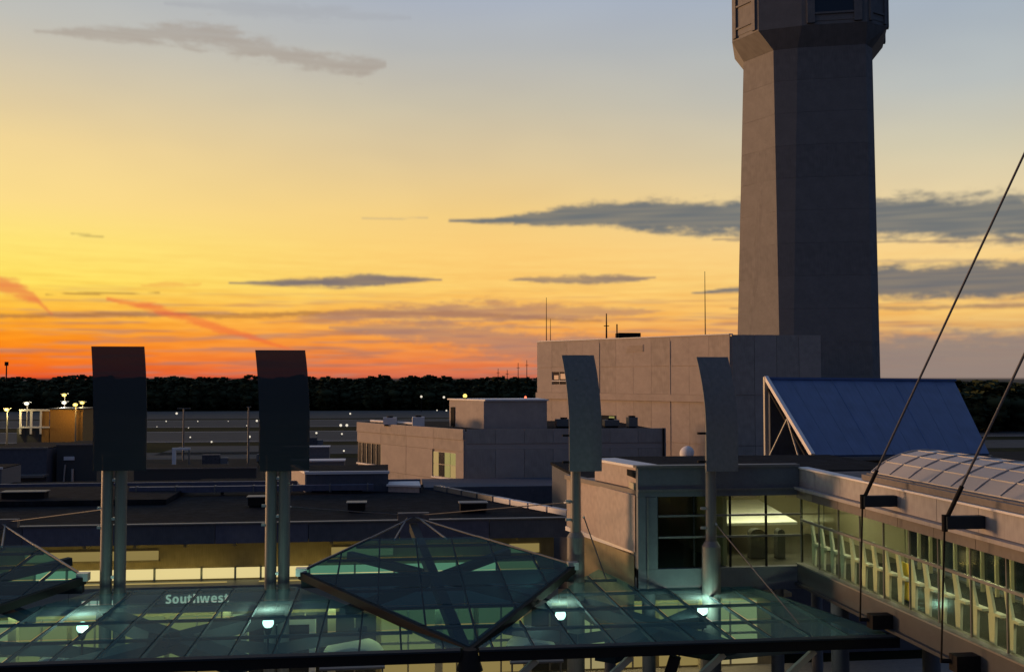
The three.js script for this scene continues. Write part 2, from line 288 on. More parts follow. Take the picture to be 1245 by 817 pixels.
{ // wooded edge of the airfield: one mass of crowns on a low rise
  const rr = rng(77), geos = [];
  const trunk = rod(V(0, 0, 0), V(0, 9, 0), 0.35, 0.18, 5); geos.push(uvFix(trunk));
  for (let i = 0; i < 190; i++) {
    const a = rr() * 6.283, h = i < 40 ? 0.6 + 4 * rr() : 4 + 13 * Math.pow(rr(), 0.8), R = 4.6 * Math.sqrt(Math.max(0.05, 1 - ((h - 9.5) / 8) ** 2)) * (0.45 + 0.6 * rr());
    const s = 0.9 + 1.3 * rr(), q = new THREE.PlaneGeometry(s, s * 0.8);
    q.rotateX(rr() * 3); q.rotateY(rr() * 6); q.translate(Math.cos(a) * R, h, Math.sin(a) * R); geos.push(uvFix(q));
  }
  for (let i = 0; i < 9; i++) { const b = new THREE.IcosahedronGeometry(2.2 + rr() * 1.5, 1); b.scale(1, 0.8, 1); const a = rr() * 6.283; b.translate(Math.cos(a) * 2.2 * rr(), 5 + rr() * 8, Math.sin(a) * 2.2 * rr()); geos.push(uvFix(b)); }
  const g = mergeGeometries(geos), spots = [];
  for (let row = 0; row < 6; row++) for (let x = -620; x < 900; x += 4.6) {
    const X = x + (rr() - 0.5) * 6, Z = 655 + row * 16 + (rr() - 0.5) * 12 + Math.abs(X) * 0.05;
    const big = 0.98 + 0.14 * n2(X * 0.012, row * 0.4) + 0.1 * n2(X * 0.05, row) + 0.2 * (rr() - 0.5);
    spots.push([X, Z, big * (X > 330 ? 0.78 : 1) * (row < 2 ? 0.82 : 1.05), rr() * 6.28]);
  }
  for (let i = 0; i < 700; i++) { const Z = -100 + rr() * 800, X = -640 - rr() * 90; spots.push([X, Z, 0.95 + 0.2 * rr(), rr() * 6.28]); }
  for (let i = 0; i < 420; i++) { const X = 205 + rr() * 260, Z = 350 + rr() * 60 + (X - 205) * 0.25; spots.push([X, Z, (0.86 + 0.12 * n2(X * 0.03, 9) + 0.14 * rr()) * (X < 222 ? 0.8 : 1), rr() * 6.28]); }
  const im = new THREE.InstancedMesh(g, M.woods, spots.length), m = new THREE.Matrix4();
  spots.forEach(([x, z, s, a], i) => { m.makeRotationY(a).scale(V(s * 1.45, s * 1.04, s * 1.45)).setPosition(x, 0, -z); im.setMatrixAt(i, m); });
  im.name = 'distant_woodland'; im.userData = { kind: 'stuff', label: 'dark mass of distant trees along the horizon', category: 'woodland' }; shade(im); scene.add(im);
}

// ---------------------------------------------------------------- control tower
{
  const t = thing('control_tower', 'tall chamfered concrete airport control tower with a wider head', 'tower', [67.96, 0, -158]);
  // footprint in metres to the right of, and behind, the front corner line (turned to the bearing of the tower)
  const BR = THREE.MathUtils.degToRad(23.2), OX = 165 * Math.sin(BR), OZ = -165 * Math.cos(BR);
  const at = ([r, d], y) => V(OX + r * Math.cos(BR) + d * Math.sin(BR), y, OZ + r * Math.sin(BR) - d * Math.cos(BR));
  const foot = [[-12.1, 7.2], [-4.2, 0.1], [-2.9, 0], [9.5, 1.3], [10.8, 4], [10.8, 13], [5, 17], [-6, 17], [-10.7, 12.5]];
  const top = [[-9.8, 5.2], [-4.9, 0.3], [-1.2, 0], [9.0, 1.1], [10.1, 3.6], [10.1, 12.5], [5, 16.2], [-6, 16.2], [-9.8, 11.6]];
  const head = [[-11.5, 3.6], [-7.1, -0.9], [-0.5, -1.5], [9.2, -0.5], [12.3, 3.0], [12.3, 13.2], [6, 18], [-7, 18], [-11.7, 12.6]];
  const ring = (a, b, f, y, k = 1) => a.map((p, i) => at([(p[0] + (b[i][0] - p[0]) * f) * k, 8 + (p[1] + (b[i][1] - p[1]) * f - 8) * k], y));
  const loft = (lower, upper) => { // ring of quads plus caps
    const pos = [], n = lower.length, tri = (a, b, c) => pos.push(...a.toArray(), ...b.toArray(), ...c.toArray());
    for (let i = 0; i < n; i++) { const j = (i + 1) % n; tri(lower[i], lower[j], upper[j]); tri(lower[i], upper[j], upper[i]); if (i > 0 && i < n - 1) { tri(upper[0], upper[i], upper[i + 1]); tri(lower[0], lower[i + 1], lower[i]); } }
    const g = new THREE.BufferGeometry(); g.setAttribute('position', new THREE.Float32BufferAttribute(pos, 3)); g.computeVertexNormals(); return uvm(g);
  };
  const YS = 71.9, YH = 74.8, N = 14, step = YS / N;
  for (let i = 0; i < N; i++) { const y0 = i * step + 0.012, y1 = (i + 1) * step - 0.012; part('shaft_section', loft(ring(foot, top, y0 / YS, y0), ring(foot, top, y1 / YS, y1)), i % 3 === 1 ? M.towerConcreteB : M.towerConcrete, t); }
  part('shaft_core', loft(ring(foot, top, 0, 0.1, 0.99), ring(foot, top, 1, YS - 0.1, 0.99)), M.towerConcreteB, t);
  part('flare', loft(ring(top, head, 0, YS + 0.02), ring(top, head, 1, YH)), M.towerConcreteB, t);
  const hd = part('head', loft(ring(head, head, 0, YH + 0.02), ring(head, head, 0, YH + 12)), M.towerConcrete, t);
  // framed recesses on the head's faces: [from corner, to corner, share of the face]
  const facePlate = (a, b, f0, f1, y0, y1, out0, out1) => {
    const P = [head[a][0] + (head[b][0] - head[a][0]) * f0, head[a][1] + (head[b][1] - head[a][1]) * f0], Q = [head[a][0] + (head[b][0] - head[a][0]) * f1, head[a][1] + (head[b][1] - head[a][1]) * f1];
    const L = Math.hypot(Q[0] - P[0], Q[1] - P[1]), nx = (Q[1] - P[1]) / L, nd = -(Q[0] - P[0]) / L;
    const q = (p, o, y) => at([p[0] + nx * o, p[1] + nd * o], y);
    return loft([q(P, out0, y0), q(P, out1, y0), q(Q, out1, y0), q(Q, out0, y0)], [q(P, out0, y1), q(P, out1, y1), q(Q, out1, y1), q(Q, out0, y1)]);
  };
  for (const [a, b, glass] of [[0, 1, false], [2, 3, true], [3, 4, false], [4, 5, true]]) {
    part(glass ? 'window' : 'panel', facePlate(a, b, 0.2, 0.8, YH + 1.9, YH + 5.2, -0.1, 0.05), glass ? M.darkGlass : M.towerConcreteB, hd);
    part('panel', facePlate(a, b, 0.2, 0.8, YH + 0.6, YH + 1.6, -0.1, 0.08), M.towerConcrete, hd);
    part(glass ? 'window' : 'panel', facePlate(a, b, 0.2, 0.8, YH + 5.5, YH + 9.5, -0.1, 0.05), glass ? M.darkGlass : M.towerConcreteB, hd);
    for (const [f0, f1] of [[0.08, 0.2], [0.8, 0.92]]) part('frame', facePlate(a, b, f0, f1, YH + 0.3, YH + 10, -0.1, 0.35), M.towerConcreteB, hd);
    for (const y of [1.6, 5.2]) part('frame', facePlate(a, b, 0.2, 0.8, YH + y, YH + y + 0.3, -0.1, 0.3), M.towerConcreteB, hd);
  }
  part('cab', loft(ring(head, head, 0, YH + 12.02, 0.75), ring(head, head, 0, YH + 18, 0.86)), M.darkGlass, t);
  part('cab_roof', loft(ring(head, head, 0, YH + 18.02, 0.9), ring(head, head, 0, YH + 19.4, 0.88)), M.towerDark, t);
}

// ---------------------------------------------------------------- big pale precast building under the tower
{
  const A = [38, -110], B = [20.2, -136], C = [48.5, -110];
  const t = thing('precast_building', 'large pale windowless precast concrete block below the control tower', 'building', [38, 0, -120]);
  const foot = [A, C, [48.5, -150], [31, -150], B];
  part('wall', prism(foot.map(([x, z]) => [x, z]), 0, 24.6), M.beigeJoint, t);
  part('roof', prism([[38.3, -110.6], [48.1, -110.6], [48.1, -149.6], [31.2, -149.6], [20.9, -136.1]], 24.62, 24.7), M.roofMembrane, t);
  // precast panels: left wall
  const L = Math.hypot(17.8, 26), n = 11, w = L / n;
  const rows = [[0, 7], [7.05, 12.5], [12.55, 17.3], [18.15, 21.4], [21.45, 24.85]];
  for (const [y0, y1] of rows) for (let i = 0; i < n; i++) {
    if (y0 > 18 && y0 < 21 && i >= 9 && i <= 9) { // opening left for the window band
      part('panel', wallBox(A, B, i * w + 0.012, (i + 1) * w - 0.012, 18.15, 19.2, -0.05, 0.14), M.beigePanel, t); part('panel', wallBox(A, B, i * w + 0.012, (i + 1) * w - 0.012, 20.85, 21.4, -0.05, 0.14), M.beigePanel, t); continue;
    }
    part('panel', wallBox(A, B, i * w + 0.012, (i + 1) * w - 0.012, y0, y1 - 0.01, -0.05, 0.13 + ((i * 7 + y0 * 3) % 3) * 0.006), (i * 5 + Math.round(y0)) % 3 ? M.beigePanel : M.beigePanelB, t);
  }
  part('ledge', wallBox(A, B, 0, L, 17.32, 18.12, -0.05, 0.42), M.beigePanel, t);
  // louvre, downpipe and service door on the long wall
  const lv = part('louvre', wallBox(A, B, 12.6, 15.4, 23.2, 24.1, 0.1, 0.17), M.beigeJoint, t); for (let i = 0; i < 5; i++) part('slat', wallBox(A, B, 12.7, 15.3, 23.26 + i * 0.165, 23.34 + i * 0.165, 0.17, 0.23), M.beigePanelB, lv);
  for (const s of [8.58, 20.04]) part('downpipe', wallBox(A, B, s - 0.07, s + 0.07, 0.2, 24.4, 0.14, 0.19), M.beigePanel, t);
  part('coping', wallBox(A, B, 0, L, 24.86, 24.98, -0.5, 0.24), M.whiteTrim, t);
  // front wall panels
  for (const [y0, y1] of [[0, 7], [7.05, 12.5], [12.55, 18.1], [18.15, 24.85]]) for (let i = 0; i < 4; i++) part('panel', bx(38.16 + i * 2.585, 38.16 + (i + 1) * 2.585 - 0.04, y0, y1 - 0.01, -110.05, -109.87), i % 2 ? M.beigePanel : M.beigePanelB, t);
  // window band near the far end and a small one lower down
  const wn = part('window', wallBox(A, B, 26.0, 28.5, 19.22, 20.83, -0.05, 0.03), M.darkGlass, t, 'dark window with two amber lit panes');
  part('pane', wallBox(A, B, 26.2, 27.1, 19.9, 20.6, 0.03, 0.05), M.litAmber, wn); part('pane', wallBox(A, B, 27.5, 28.3, 19.85, 20.4, 0.03, 0.05), M.litAmber, wn);  // amber panes with a glow of their own, set on the dark glass
  part('mullion', wallBox(A, B, 27.2, 27.3, 19.22, 20.83, 0.03, 0.1), M.greySteel, wn);
  part('sill', wallBox(A, B, 25.9, 28.6, 19.6, 19.72, 0.03, 0.2), M.whiteTrim, wn);
  const w2 = part('window', wallBox(A, B, 17.2, 20, 14.0, 15.4, 0.1, 0.2), M.darkGlass, t);
  part('pane', wallBox(A, B, 17.4, 18.3, 14.1, 15.3, 0.2, 0.22), M.litGreen, w2);
  // roof clutter
  const mast = (name, label, x, z, y0, y1, r, arms) => { const m = thing(name, label, 'antenna', [x, y0, z]); part('pole', rod(V(x, y0, z), V(x, y1, z), r, r * 0.5, 6), M.darkSteel, m); part('base_plate', bx(x - 0.3, x + 0.3, y0, y0 + 0.12, z - 0.3, z + 0.3), M.darkSteel, m); if (arms) part('cross_arm', bx(x - arms, x + arms, y0 + (y1 - y0) * 0.55, y0 + (y1 - y0) * 0.55 + 0.1, z - 0.05, z + 0.05), M.darkSteel, m); return m; };
  mast('whip_antenna', 'tall thin whip antenna at the far left roof corner of the pale block', 21.6, -137.5, 24.7, 31, 0.07);
  mast('whip_antenna', 'shorter thin whip antenna beside the tall one on the pale block', 22.4, -139, 24.7, 28.2, 0.06);
  mast('roof_aerial', 'stubby dark aerial with cross arm on the pale block roof', 28.3, -130, 24.7, 28.4, 0.13, 0.35);
  mast('whip_antenna', 'tall whip antenna close to the tower shaft on the pale block', 39.6, -124, 24.7, 33.4, 0.07);
  const u = thing('rooftop_unit', 'low dark box with a stub pipe on the pale block roof', 'roof unit', [31, 24.7, -130]);
  part('casing', bx(29.7, 32.6, 24.85, 25.85, -131, -129), M.darkSteel, u); part('skid', bx(29.9, 32.4, 24.71, 24.85, -130.8, -129.2), M.greySteel, u); part('stub_pipe', rod(V(29.6, 24.7, -129.6), V(29.6, 27, -129.6), 0.09, 0.09, 8), M.darkSteel, u);
}

// ---------------------------------------------------------------- low pink-lit building with penthouse
{
  const A = [7.25, -95], B = [-3.0, -112.4], L = 20.19;
  const t = thing('low_building', 'flat roofed pale two storey building with two windows on its long wall', 'building', [7.25, 0, -95]);
  part('wall', prism([A, [26.4, -95], [26.4, -118], [-3.0, -118], B], 0, 15.0), M.beigeJoint, t);
  part('roof', prism([[7.7, -95.5], [26, -95.5], [26, -117.6], [-2.4, -117.6], [-2.4, -112.4]], 15.02, 15.08), M.roofMembrane, t);
  const win = [[1.34, 5.27, 10.6, 13.0], [15.1, 20.1, 10.95, 13.1]];
  const bands = [[0, 7.2], [7.24, 10.4], [13.2, 14.25], [14.29, 15.28]];
  for (const [y0, y1] of bands) for (let i = 0; i < 4; i++) part('panel', wallBox(A, B, i * L / 4 + 0.015, (i + 1) * L / 4 - 0.015, y0, y1, -0.05, y1 > 15 ? 0.2 : 0.13), i % 2 ? M.beigePanel : M.beigePanelB, t);
  for (const [s0, s1] of [[0, 1.3], [5.3, 10.1], [10.13, 15.05]]) part('panel', wallBox(A, B, s0 + 0.015, s1 - 0.015, 10.43, 13.17, -0.05, 0.13), M.beigePanel, t);
  win.forEach(([s0, s1, y0, y1], k) => {
    const w = part('window', wallBox(A, B, s0, s1, y0, y1, -0.03, 0.02), k ? M.darkGlass : M.greySteel, t, k ? 'wide dark corner window' : 'greenish lit window');
    const n = k ? 5 : 4, d = (s1 - s0) / n;
    for (let i = 0; i < n; i++) { if (!k) for (const [a, b] of [[y0 + 0.05, (y0 + y1) / 2 - 0.03], [(y0 + y1) / 2 + 0.03, y1 - 0.05]]) part('pane', wallBox(A, B, s0 + i * d + 0.05, s0 + (i + 1) * d - 0.05, a, b, 0.02, 0.05), (i === 1 || (i === 0 && a > y0 + 1)) ? M.litGreen : i === 2 ? M.darkGlass : M.litWindowDim, w); else part('mullion', wallBox(A, B, s0 + i * d, s0 + i * d + 0.08, y0, y1, 0.02, 0.1), M.greySteel, w); }
    part('sill', wallBox(A, B, s0 - 0.1, s1 + 0.1, y0 - 0.14, y0, -0.03, 0.2), M.whiteTrim, w);
  });
  // front wall panels facing the road
  for (let i = 0; i < 7; i++) for (const [y0, y1] of [[0, 7.2], [7.24, 13.4], [13.95, 15.28]]) part('panel', bx(7.42 + i * 2.71, 7.42 + (i + 1) * 2.71 - 0.03, y0, y1, -95.05, -94.87), i % 2 ? M.beigePanel : M.beigePanelB, t);
  part('recess_band', bx(7.3, 26.4, 13.42, 13.93, -95.04, -94.94), M.beigeJoint, t);
  part('downpipe', rod(V(26.1, 6, -94.75), V(26.1, 15.3, -94.75), 0.1, 0.1, 8), M.darkSteel, t);
  // penthouse
  const p = part('penthouse', prism([[9.4, -99], [15.6, -99], [15.6, -106], [6.4, -104.5]], 15.1, 17.8), M.beigePanel, t, 'small square penthouse on the roof');
  part('door', wallBox([9.4, -99], [6.4, -104.5], 5.2, 5.9, 15.15, 17.1, 0.0, 0.08), M.darkSteel, p);
  part('coping', prism([[9.5, -98.85], [15.75, -98.85], [15.75, -106.1], [6.2, -104.6]], 17.81, 17.95), M.whiteTrim, p);
  const rr = rng(9);
  const units = [[0.4, -107, 1.4, 0.7], [3.2, -103, 1.2, 0.9], [17.6, -101, 1.6, 0.7], [19.8, -100.5, 1.2, 1.0], [22.4, -101, 1.5, 0.6], [24.2, -99.5, 0.9, 0.9]];
  units.forEach(([x, z, w, h], i) => {
    const u = thing('air_handler', i < 2 ? 'small pale rooftop air unit on the low building left of its penthouse' : 'small grey rooftop air unit on the low building right of its penthouse', 'air unit', [x, 15.1, z], i < 2 ? 'air units left of the penthouse' : 'air units right of the penthouse');
    part('casing', bx(x - w / 2, x + w / 2, 15.25, 15.25 + h, z - 0.6, z + 0.6), i < 2 ? M.whiteTrim : M.greySteel, u); part('fan_cowl', rod(V(x, 15.25 + h, z), V(x, 15.4 + h, z), 0.32, 0.36, 10), M.darkSteel, u); part('curb', bx(x - w / 2 + 0.1, x + w / 2 - 0.1, 15.09, 15.25, z - 0.5, z + 0.5), M.darkSteel, u);
  });
  const pr_ = thing('roof_pipe', 'pale pipe run lying on the low building roof edge', 'pipe', [1, 15.3, -108]);
  part('pipe', rod(V(-1.6, 15.45, -111), V(2.8, 15.45, -104), 0.13, 0.13, 8), M.whiteTrim, pr_); for (const s of [0.15, 0.5, 0.85]) part('support', bx(-1.6 + 4.4 * s - 0.12, -1.6 + 4.4 * s + 0.12, 15.09, 15.34, -111 + 7 * s - 0.12, -111 + 7 * s + 0.12), M.darkSteel, pr_);
  const lp = thing('wall_lamp', 'small lit amber lamp on the penthouse top', 'lamp', [7.8, 17.95, -102]);
  part('housing', bx(7.65, 7.95, 17.96, 18.1, -102.1, -101.9), M.darkSteel, lp); part('bulb', new THREE.SphereGeometry(0.2, 10, 8).translate(7.8, 18.25, -102), M.lampYellow, lp);
  // annex in front
  const an = thing('annex', 'low annex with pale end wall and dark openings beside the low building', 'building', [-4, 0, -88]);
  part('wall', prism([[-6.4, -86.6], [0.2, -86.6], [0.2, -93], [-8.2, -93]], 0, 12.2), M.navyWall, an);
  for (const [x0, x1, y0, y1] of [[-6.4, 0.2, 0, 10.3], [-6.4, 0.2, 11.2, 12.2], [-6.4, -6.0, 10.3, 11.2], [-4.6, -4.4, 10.3, 11.2], [-1.9, 0.2, 10.3, 11.2]]) part('front_wall', bx(x0, x1, y0, y1, -86.6, -85), M.navyWall, an);
  part('end_wall', wallBox([-6.4, -85], [-8.2, -93], 0.03, 8.2, 0, 12.2, 0.0, 0.12), M.beigePanel, an, 'pale pink end wall');
  part('roof', prism([[-6.4, -85], [0.2, -85], [0.2, -93], [-8.2, -93]], 12.21, 12.27), M.roofMembrane, an); part('coping', bx(-6.5, 0.3, 12.205, 12.42, -85.25, -84.85), M.whiteTrim, an); part('coping', wallBox([-6.4, -85.3], [-8.2, -93], 0, 7.9, 12.205, 12.42, -0.2, 0.2), M.whiteTrim, an);
  const sb = thing('stair_box', 'small pale stair box below the lit green window', 'building', [1.4, 0, -84]);
  part('wall', prism([[2.7, -83.5], [2.7, -87], [0.4, -87], [0.2, -84.6]], 0, 11.2), M.pinkSiding, sb); part('cap', prism([[2.8, -83.35], [2.8, -87.1], [0.3, -87.1], [0.05, -84.5]], 11.21, 11.35), M.whiteTrim, sb);
}

// ---------------------------------------------------------------- terminal building
{
  const t = thing('terminal_building', 'long low terminal with dark flat roof and yellow lit front', 'building', [-20, 0, -70]);
  const X0 = -62, X1 = 11.2;
  part('roof', prism([[X0, -66.2], [12.6, -66.2], [12.6, -67], [3.4, -86], [3.4, -90], [X0, -90]], 9.9, 10.75), M.roofMembrane, t);
  for (let i = 0; i < 13; i++) part('fascia_panel', bx(X0 + i * 5.72, X0 + (i + 1) * 5.72 - 0.04, 9.72, 10.9, -66.18, -65.95), i % 2 ? M.fasciaMetal : M.navyWall, t);
  part('fascia_lip', bx(X0, 12.4, 10.92, 11.0, -66.3, -65.85), M.greySteel, t);
  // raised curbs and low upstands of the roof
  part('parapet', bx(X0, 3, 10.76, 11.25, -89.9, -89.5), M.fasciaMetal, t);
  part('roof_step', bx(-44, -16, 10.76, 11.15, -88, -78), M.roofMembrane, t);
  for (let i = 0; i < 8; i++) part('coping_piece', bar(V(12.2 - i * 1.02, 10.98, -68.2 - i * 2.17), V(12.2 - (i + 1) * 1.02 + 0.1, 10.98, -68.2 - (i + 1) * 2.17 + 0.2), 0.45, 0.36), i < 4 ? M.whiteTrim : M.greySteel, t);
  part('wall', bx(X0, X1, 7.86, 9.7, -70, -68.2), M.tanWall, t);
  // soffit ribs
  for (let i = 0; i < 24; i++) part('soffit_rib', bx(X0 + 1.5 + i * 3, X0 + 1.7 + i * 3, 9.5, 9.7, -68.2, -66.2), M.tanWall, t);
  // upper slot windows
  for (const [x0, x1] of [[-22.5, -14.4], [-3.5, 0.5], [8.2, 10.2]]) { const w = part('clerestory_window', bx(x0, x1, 8.42, 9.0, -68.22, -68.12), M.litWindowDim, t); part('sill', bx(x0 - 0.1, x1 + 0.1, 8.28, 8.42, -68.22, -67.95), M.tanWall, w); }
  // strip of lit windows above the sign band
  let x = X0; const rr = rng(31);
  while (x < X1 - 2) { const w = 1.5 + rr() * 1.6; const o = part('window', bx(x + 0.12, x + w, 7.16, 7.82, -68.3, -68.2), rr() > 0.3 ? M.litWindow : M.litWindowDim, t); part('frame', bx(x, x + 0.12, 7.1, 7.86, -68.4, -68.05), M.signBand, o); x += w; }
  part('strip_wall', bx(X0, X1, 7.0, 7.86, -70, -68.32), M.tanWall, t);
  // projecting sign band
  for (let i = 0; i < 12; i++) part('band_panel', bx(X0 + i * 6.1, X0 + (i + 1) * 6.1 - 0.03, 5.45, 6.95, -66.6, -66.3), M.signBand, t);
  part('lower_soffit', bx(11.25, 27, 5.42, 5.7, -69.4, -66.3), M.tanWall, t); part('band_top', bx(X0, X1, 6.96, 7.06, -68.2, -66.25), M.signBand, t);
  // lower front: piers, doors and lit glass
  part('lower_wall', bx(X0, 27, 0, 5.4, -70.4, -69.4), M.tanWall, t);
  x = X0; let k = 0;
  while (x < 24) {
    const w = 2.4 + rr() * 1.8, lit = rr();
    const o = part('window', bx(x + 0.25, x + w - 0.1, 0.3, 4.6, -69.35, -69.25), lit > 0.6 ? M.litWindowLow : lit > 0.22 ? M.litWindowDim : M.darkGlass, t);
    part('transom', bx(x + 0.25, x + w - 0.1, 2.35, 2.5, -69.25, -69.12), M.greySteel, o); part('mullion', bx(x + w / 2 - 0.05, x + w / 2 + 0.05, 0.3, 4.6, -69.25, -69.12), M.greySteel, o);
    if (k++ % 2 === 0) part('pier', bx(x - 0.25, x + 0.25, 0, 5.4, -69.4, -68.7), M.interiorTan, t);
    x += w;
  }
  const door = part('entrance_surround', mergeGeometries([bx(-9.3, -8.9, 0, 4.4, -69.1, -68.5), bx(-4.9, -4.5, 0, 4.4, -69.1, -68.5), bx(-8.9, -4.9, 4.0, 4.4, -69.1, -68.5)]), M.white, t); part('door_leaf', bx(-8.8, -6.95, 0.05, 3.95, -69.1, -69.0), M.darkGlass, door); part('door_leaf', bx(-6.85, -5, 0.05, 3.95, -69.1, -69.0), M.darkGlass, door);
  // light trough on the band, lighting the tan wall above it
  for (const x0 of [-40, -24, -8, 11.4]) {
    if (x0 < 11) { part('trough_lamp', bx(x0, x0 + 14, 7.07, 7.12, -67.4, -67.2), M.trough, t);
    const l = new THREE.RectAreaLight(new THREE.Color().setRGB(1, 0.76, 0.2), 5.5, 14, 0.3); l.position.set(x0 + 7, 7.16, -67.3); l.lookAt(x0 + 7, 20, -67.3); l.castShadow = true; scene.add(l); }
    // soffit downlight under the band
    part('soffit_lamp', bx(x0, x0 + 14, 5.3, 5.4, -68.6, -68.3), M.trough, t);
    const d = new THREE.RectAreaLight(new THREE.Color().setRGB(1, 0.82, 0.4), 14, 14, 0.4); d.position.set(x0 + 7, 5.26, -68.45); d.lookAt(x0 + 7, 0, -68.45); d.castShadow = true; scene.add(d);
  }
}
{ // small things standing on the terminal roof
  const vents = [[-26.5, -80, 1.5, 0.7, 'wide black vent box on the terminal roof behind the left glass tip'], [-31, -74, 0.7, 0.5, 'small square vent on the terminal roof far from the masts'], [-9, -76, 0.8, 0.55, 'small square vent on the terminal roof behind the second mast'], [-2, -72.5, 0.6, 0.45, 'small square vent on the terminal roof beside the roof tip cable'], [6, -71, 0.9, 0.5, 'small square vent on the terminal roof near the pale coping']];
  for (const [x, z, w, h, label] of vents) { const v = thing('roof_vent', label, 'vent', [x, 10.76, z]); part('casing', bx(x - w, x + w, 10.9, 10.9 + h, z - 0.5, z + 0.5), M.darkSteel, v); part('cap', bx(x - w - 0.1, x + w + 0.1, 10.91 + h, 10.98 + h, z - 0.6, z + 0.6), M.greySteel, v); part('curb', bx(x - w + 0.08, x + w - 0.08, 10.75, 10.9, z - 0.42, z + 0.42), M.roofMembrane, v); }
  const d = thing('roof_duct', 'long low duct run across the dark terminal roof', 'duct', [-12, 10.76, -84]);
  part('duct', bx(-20, -1, 11.0, 11.45, -84.3, -83.7), M.fasciaMetal, d); for (let i = 0; i < 7; i++) part('flange', bx(-19.5 + i * 3, -19.4 + i * 3, 10.96, 11.5, -84.36, -83.64), M.greySteel, d); for (let i = 0; i < 4; i++) part('support', bx(-18 + i * 5, -17.8 + i * 5, 10.75, 11.0, -84.2, -83.8), M.darkSteel, d);
  const b = thing('black_roof_block', 'low black roofed block in front of the low pale building', 'building', [8, 0, -89]); part('wall', bx(3.2, 16, 0, 10.9, -93.5, -86.2), M.navyWall, b);
  const g = new THREE.CylinderGeometry(7, 7, 12.8, 24, 1, false, -0.55, 1.1); g.rotateX(Math.PI / 2); g.rotateZ(0); g.rotateY(Math.PI / 2); g.scale(1, 0.55, 1); g.translate(9.6, 7.7, -89.9); part('roof', g, M.roofMembrane, b);
}
for (const [x, w, label] of [[-19.6, 3.2, 'pale arched door awning behind the left tilted glass'], [-2.0, 4.0, 'pale arched door awning below the middle tilted glass'], [9.5, 3.4, 'pale arched door awning below the pink wall mast']]) {
  const a = thing('door_awning', label, 'awning', [x, 0, -65]); const sh = new THREE.Shape(); sh.moveTo(x - w / 2, 2.2); sh.quadraticCurveTo(x - w / 2 + 0.2, 3.3, x, 3.4); sh.quadraticCurveTo(x + w / 2 - 0.2, 3.3, x + w / 2, 2.2);
  const g = new THREE.ExtrudeGeometry(sh, { depth: 3, bevelEnabled: false, curveSegments: 10 }); g.translate(0, 0, -67.5); part('shell', uvm(g), M.roofLight, a); for (const s of [-1, 1]) part('post', rod(V(x + s * (w / 2 - 0.15), 0, -64.7), V(x + s * (w / 2 - 0.15), 2.25, -64.7), 0.06, 0.06, 8), M.greySteel, a); part('front_rim', bx(x - w / 2, x + w / 2, 2.1, 2.2, -64.6, -64.45), M.greySteel, a);
}
const font = await new FontLoader().loadAsync('fonts/droid/droid_sans_bold.typeface.json');
{ // airline name in lit letters on the band, left of the first canopy mast pair's mate
  const s = thing('airline_sign', 'lit white airline name lettering on the dark terminal band', 'sign', [-13.6, 5.9, -66.2]);
  let x = -13.55;
  for (const ch of 'Southwest') {
    const g = new TextGeometry(ch, { font, size: 0.54, depth: 0.06, curveSegments: 4 }); g.computeBoundingBox(); const w = g.boundingBox.max.x;
    g.translate(x, 6.05, -66.28); part('letter', uvFix(g), M.signLetter, s); x += w + 0.04;
  }
  const s2 = thing('light_strip', 'short lit strip on the terminal band left of the lettering', 'light', [-17.6, 6.2, -66.2]);
  part('housing', bx(-18.6, -16.6, 6.0, 6.4, -66.29, -66.22), M.signBand, s2); for (let i = 0; i < 4; i++) part('lit_face', bx(-18.5 + i * 0.48, -18.1 + i * 0.48, 6.06, 6.34, -66.21, -66.18), M.signLetter, s2);
  const b = thing('blue_sign', 'small glowing blue sign box below the lit lettering', 'sign', [-10.2, 3.1, -66.4]);
  part('housing', bx(-10.5, -9.85, 3.3, 4.5, -66.6, -66.42), M.signBand, b); part('lit_face', bx(-10.43, -9.92, 3.37, 4.43, -66.41, -66.38), M.blueSign, b); part('hanger', rod(V(-10.17, 4.5, -66.5), V(-10.17, 5.45, -66.5), 0.04, 0.04, 6), M.darkSteel, b);
}

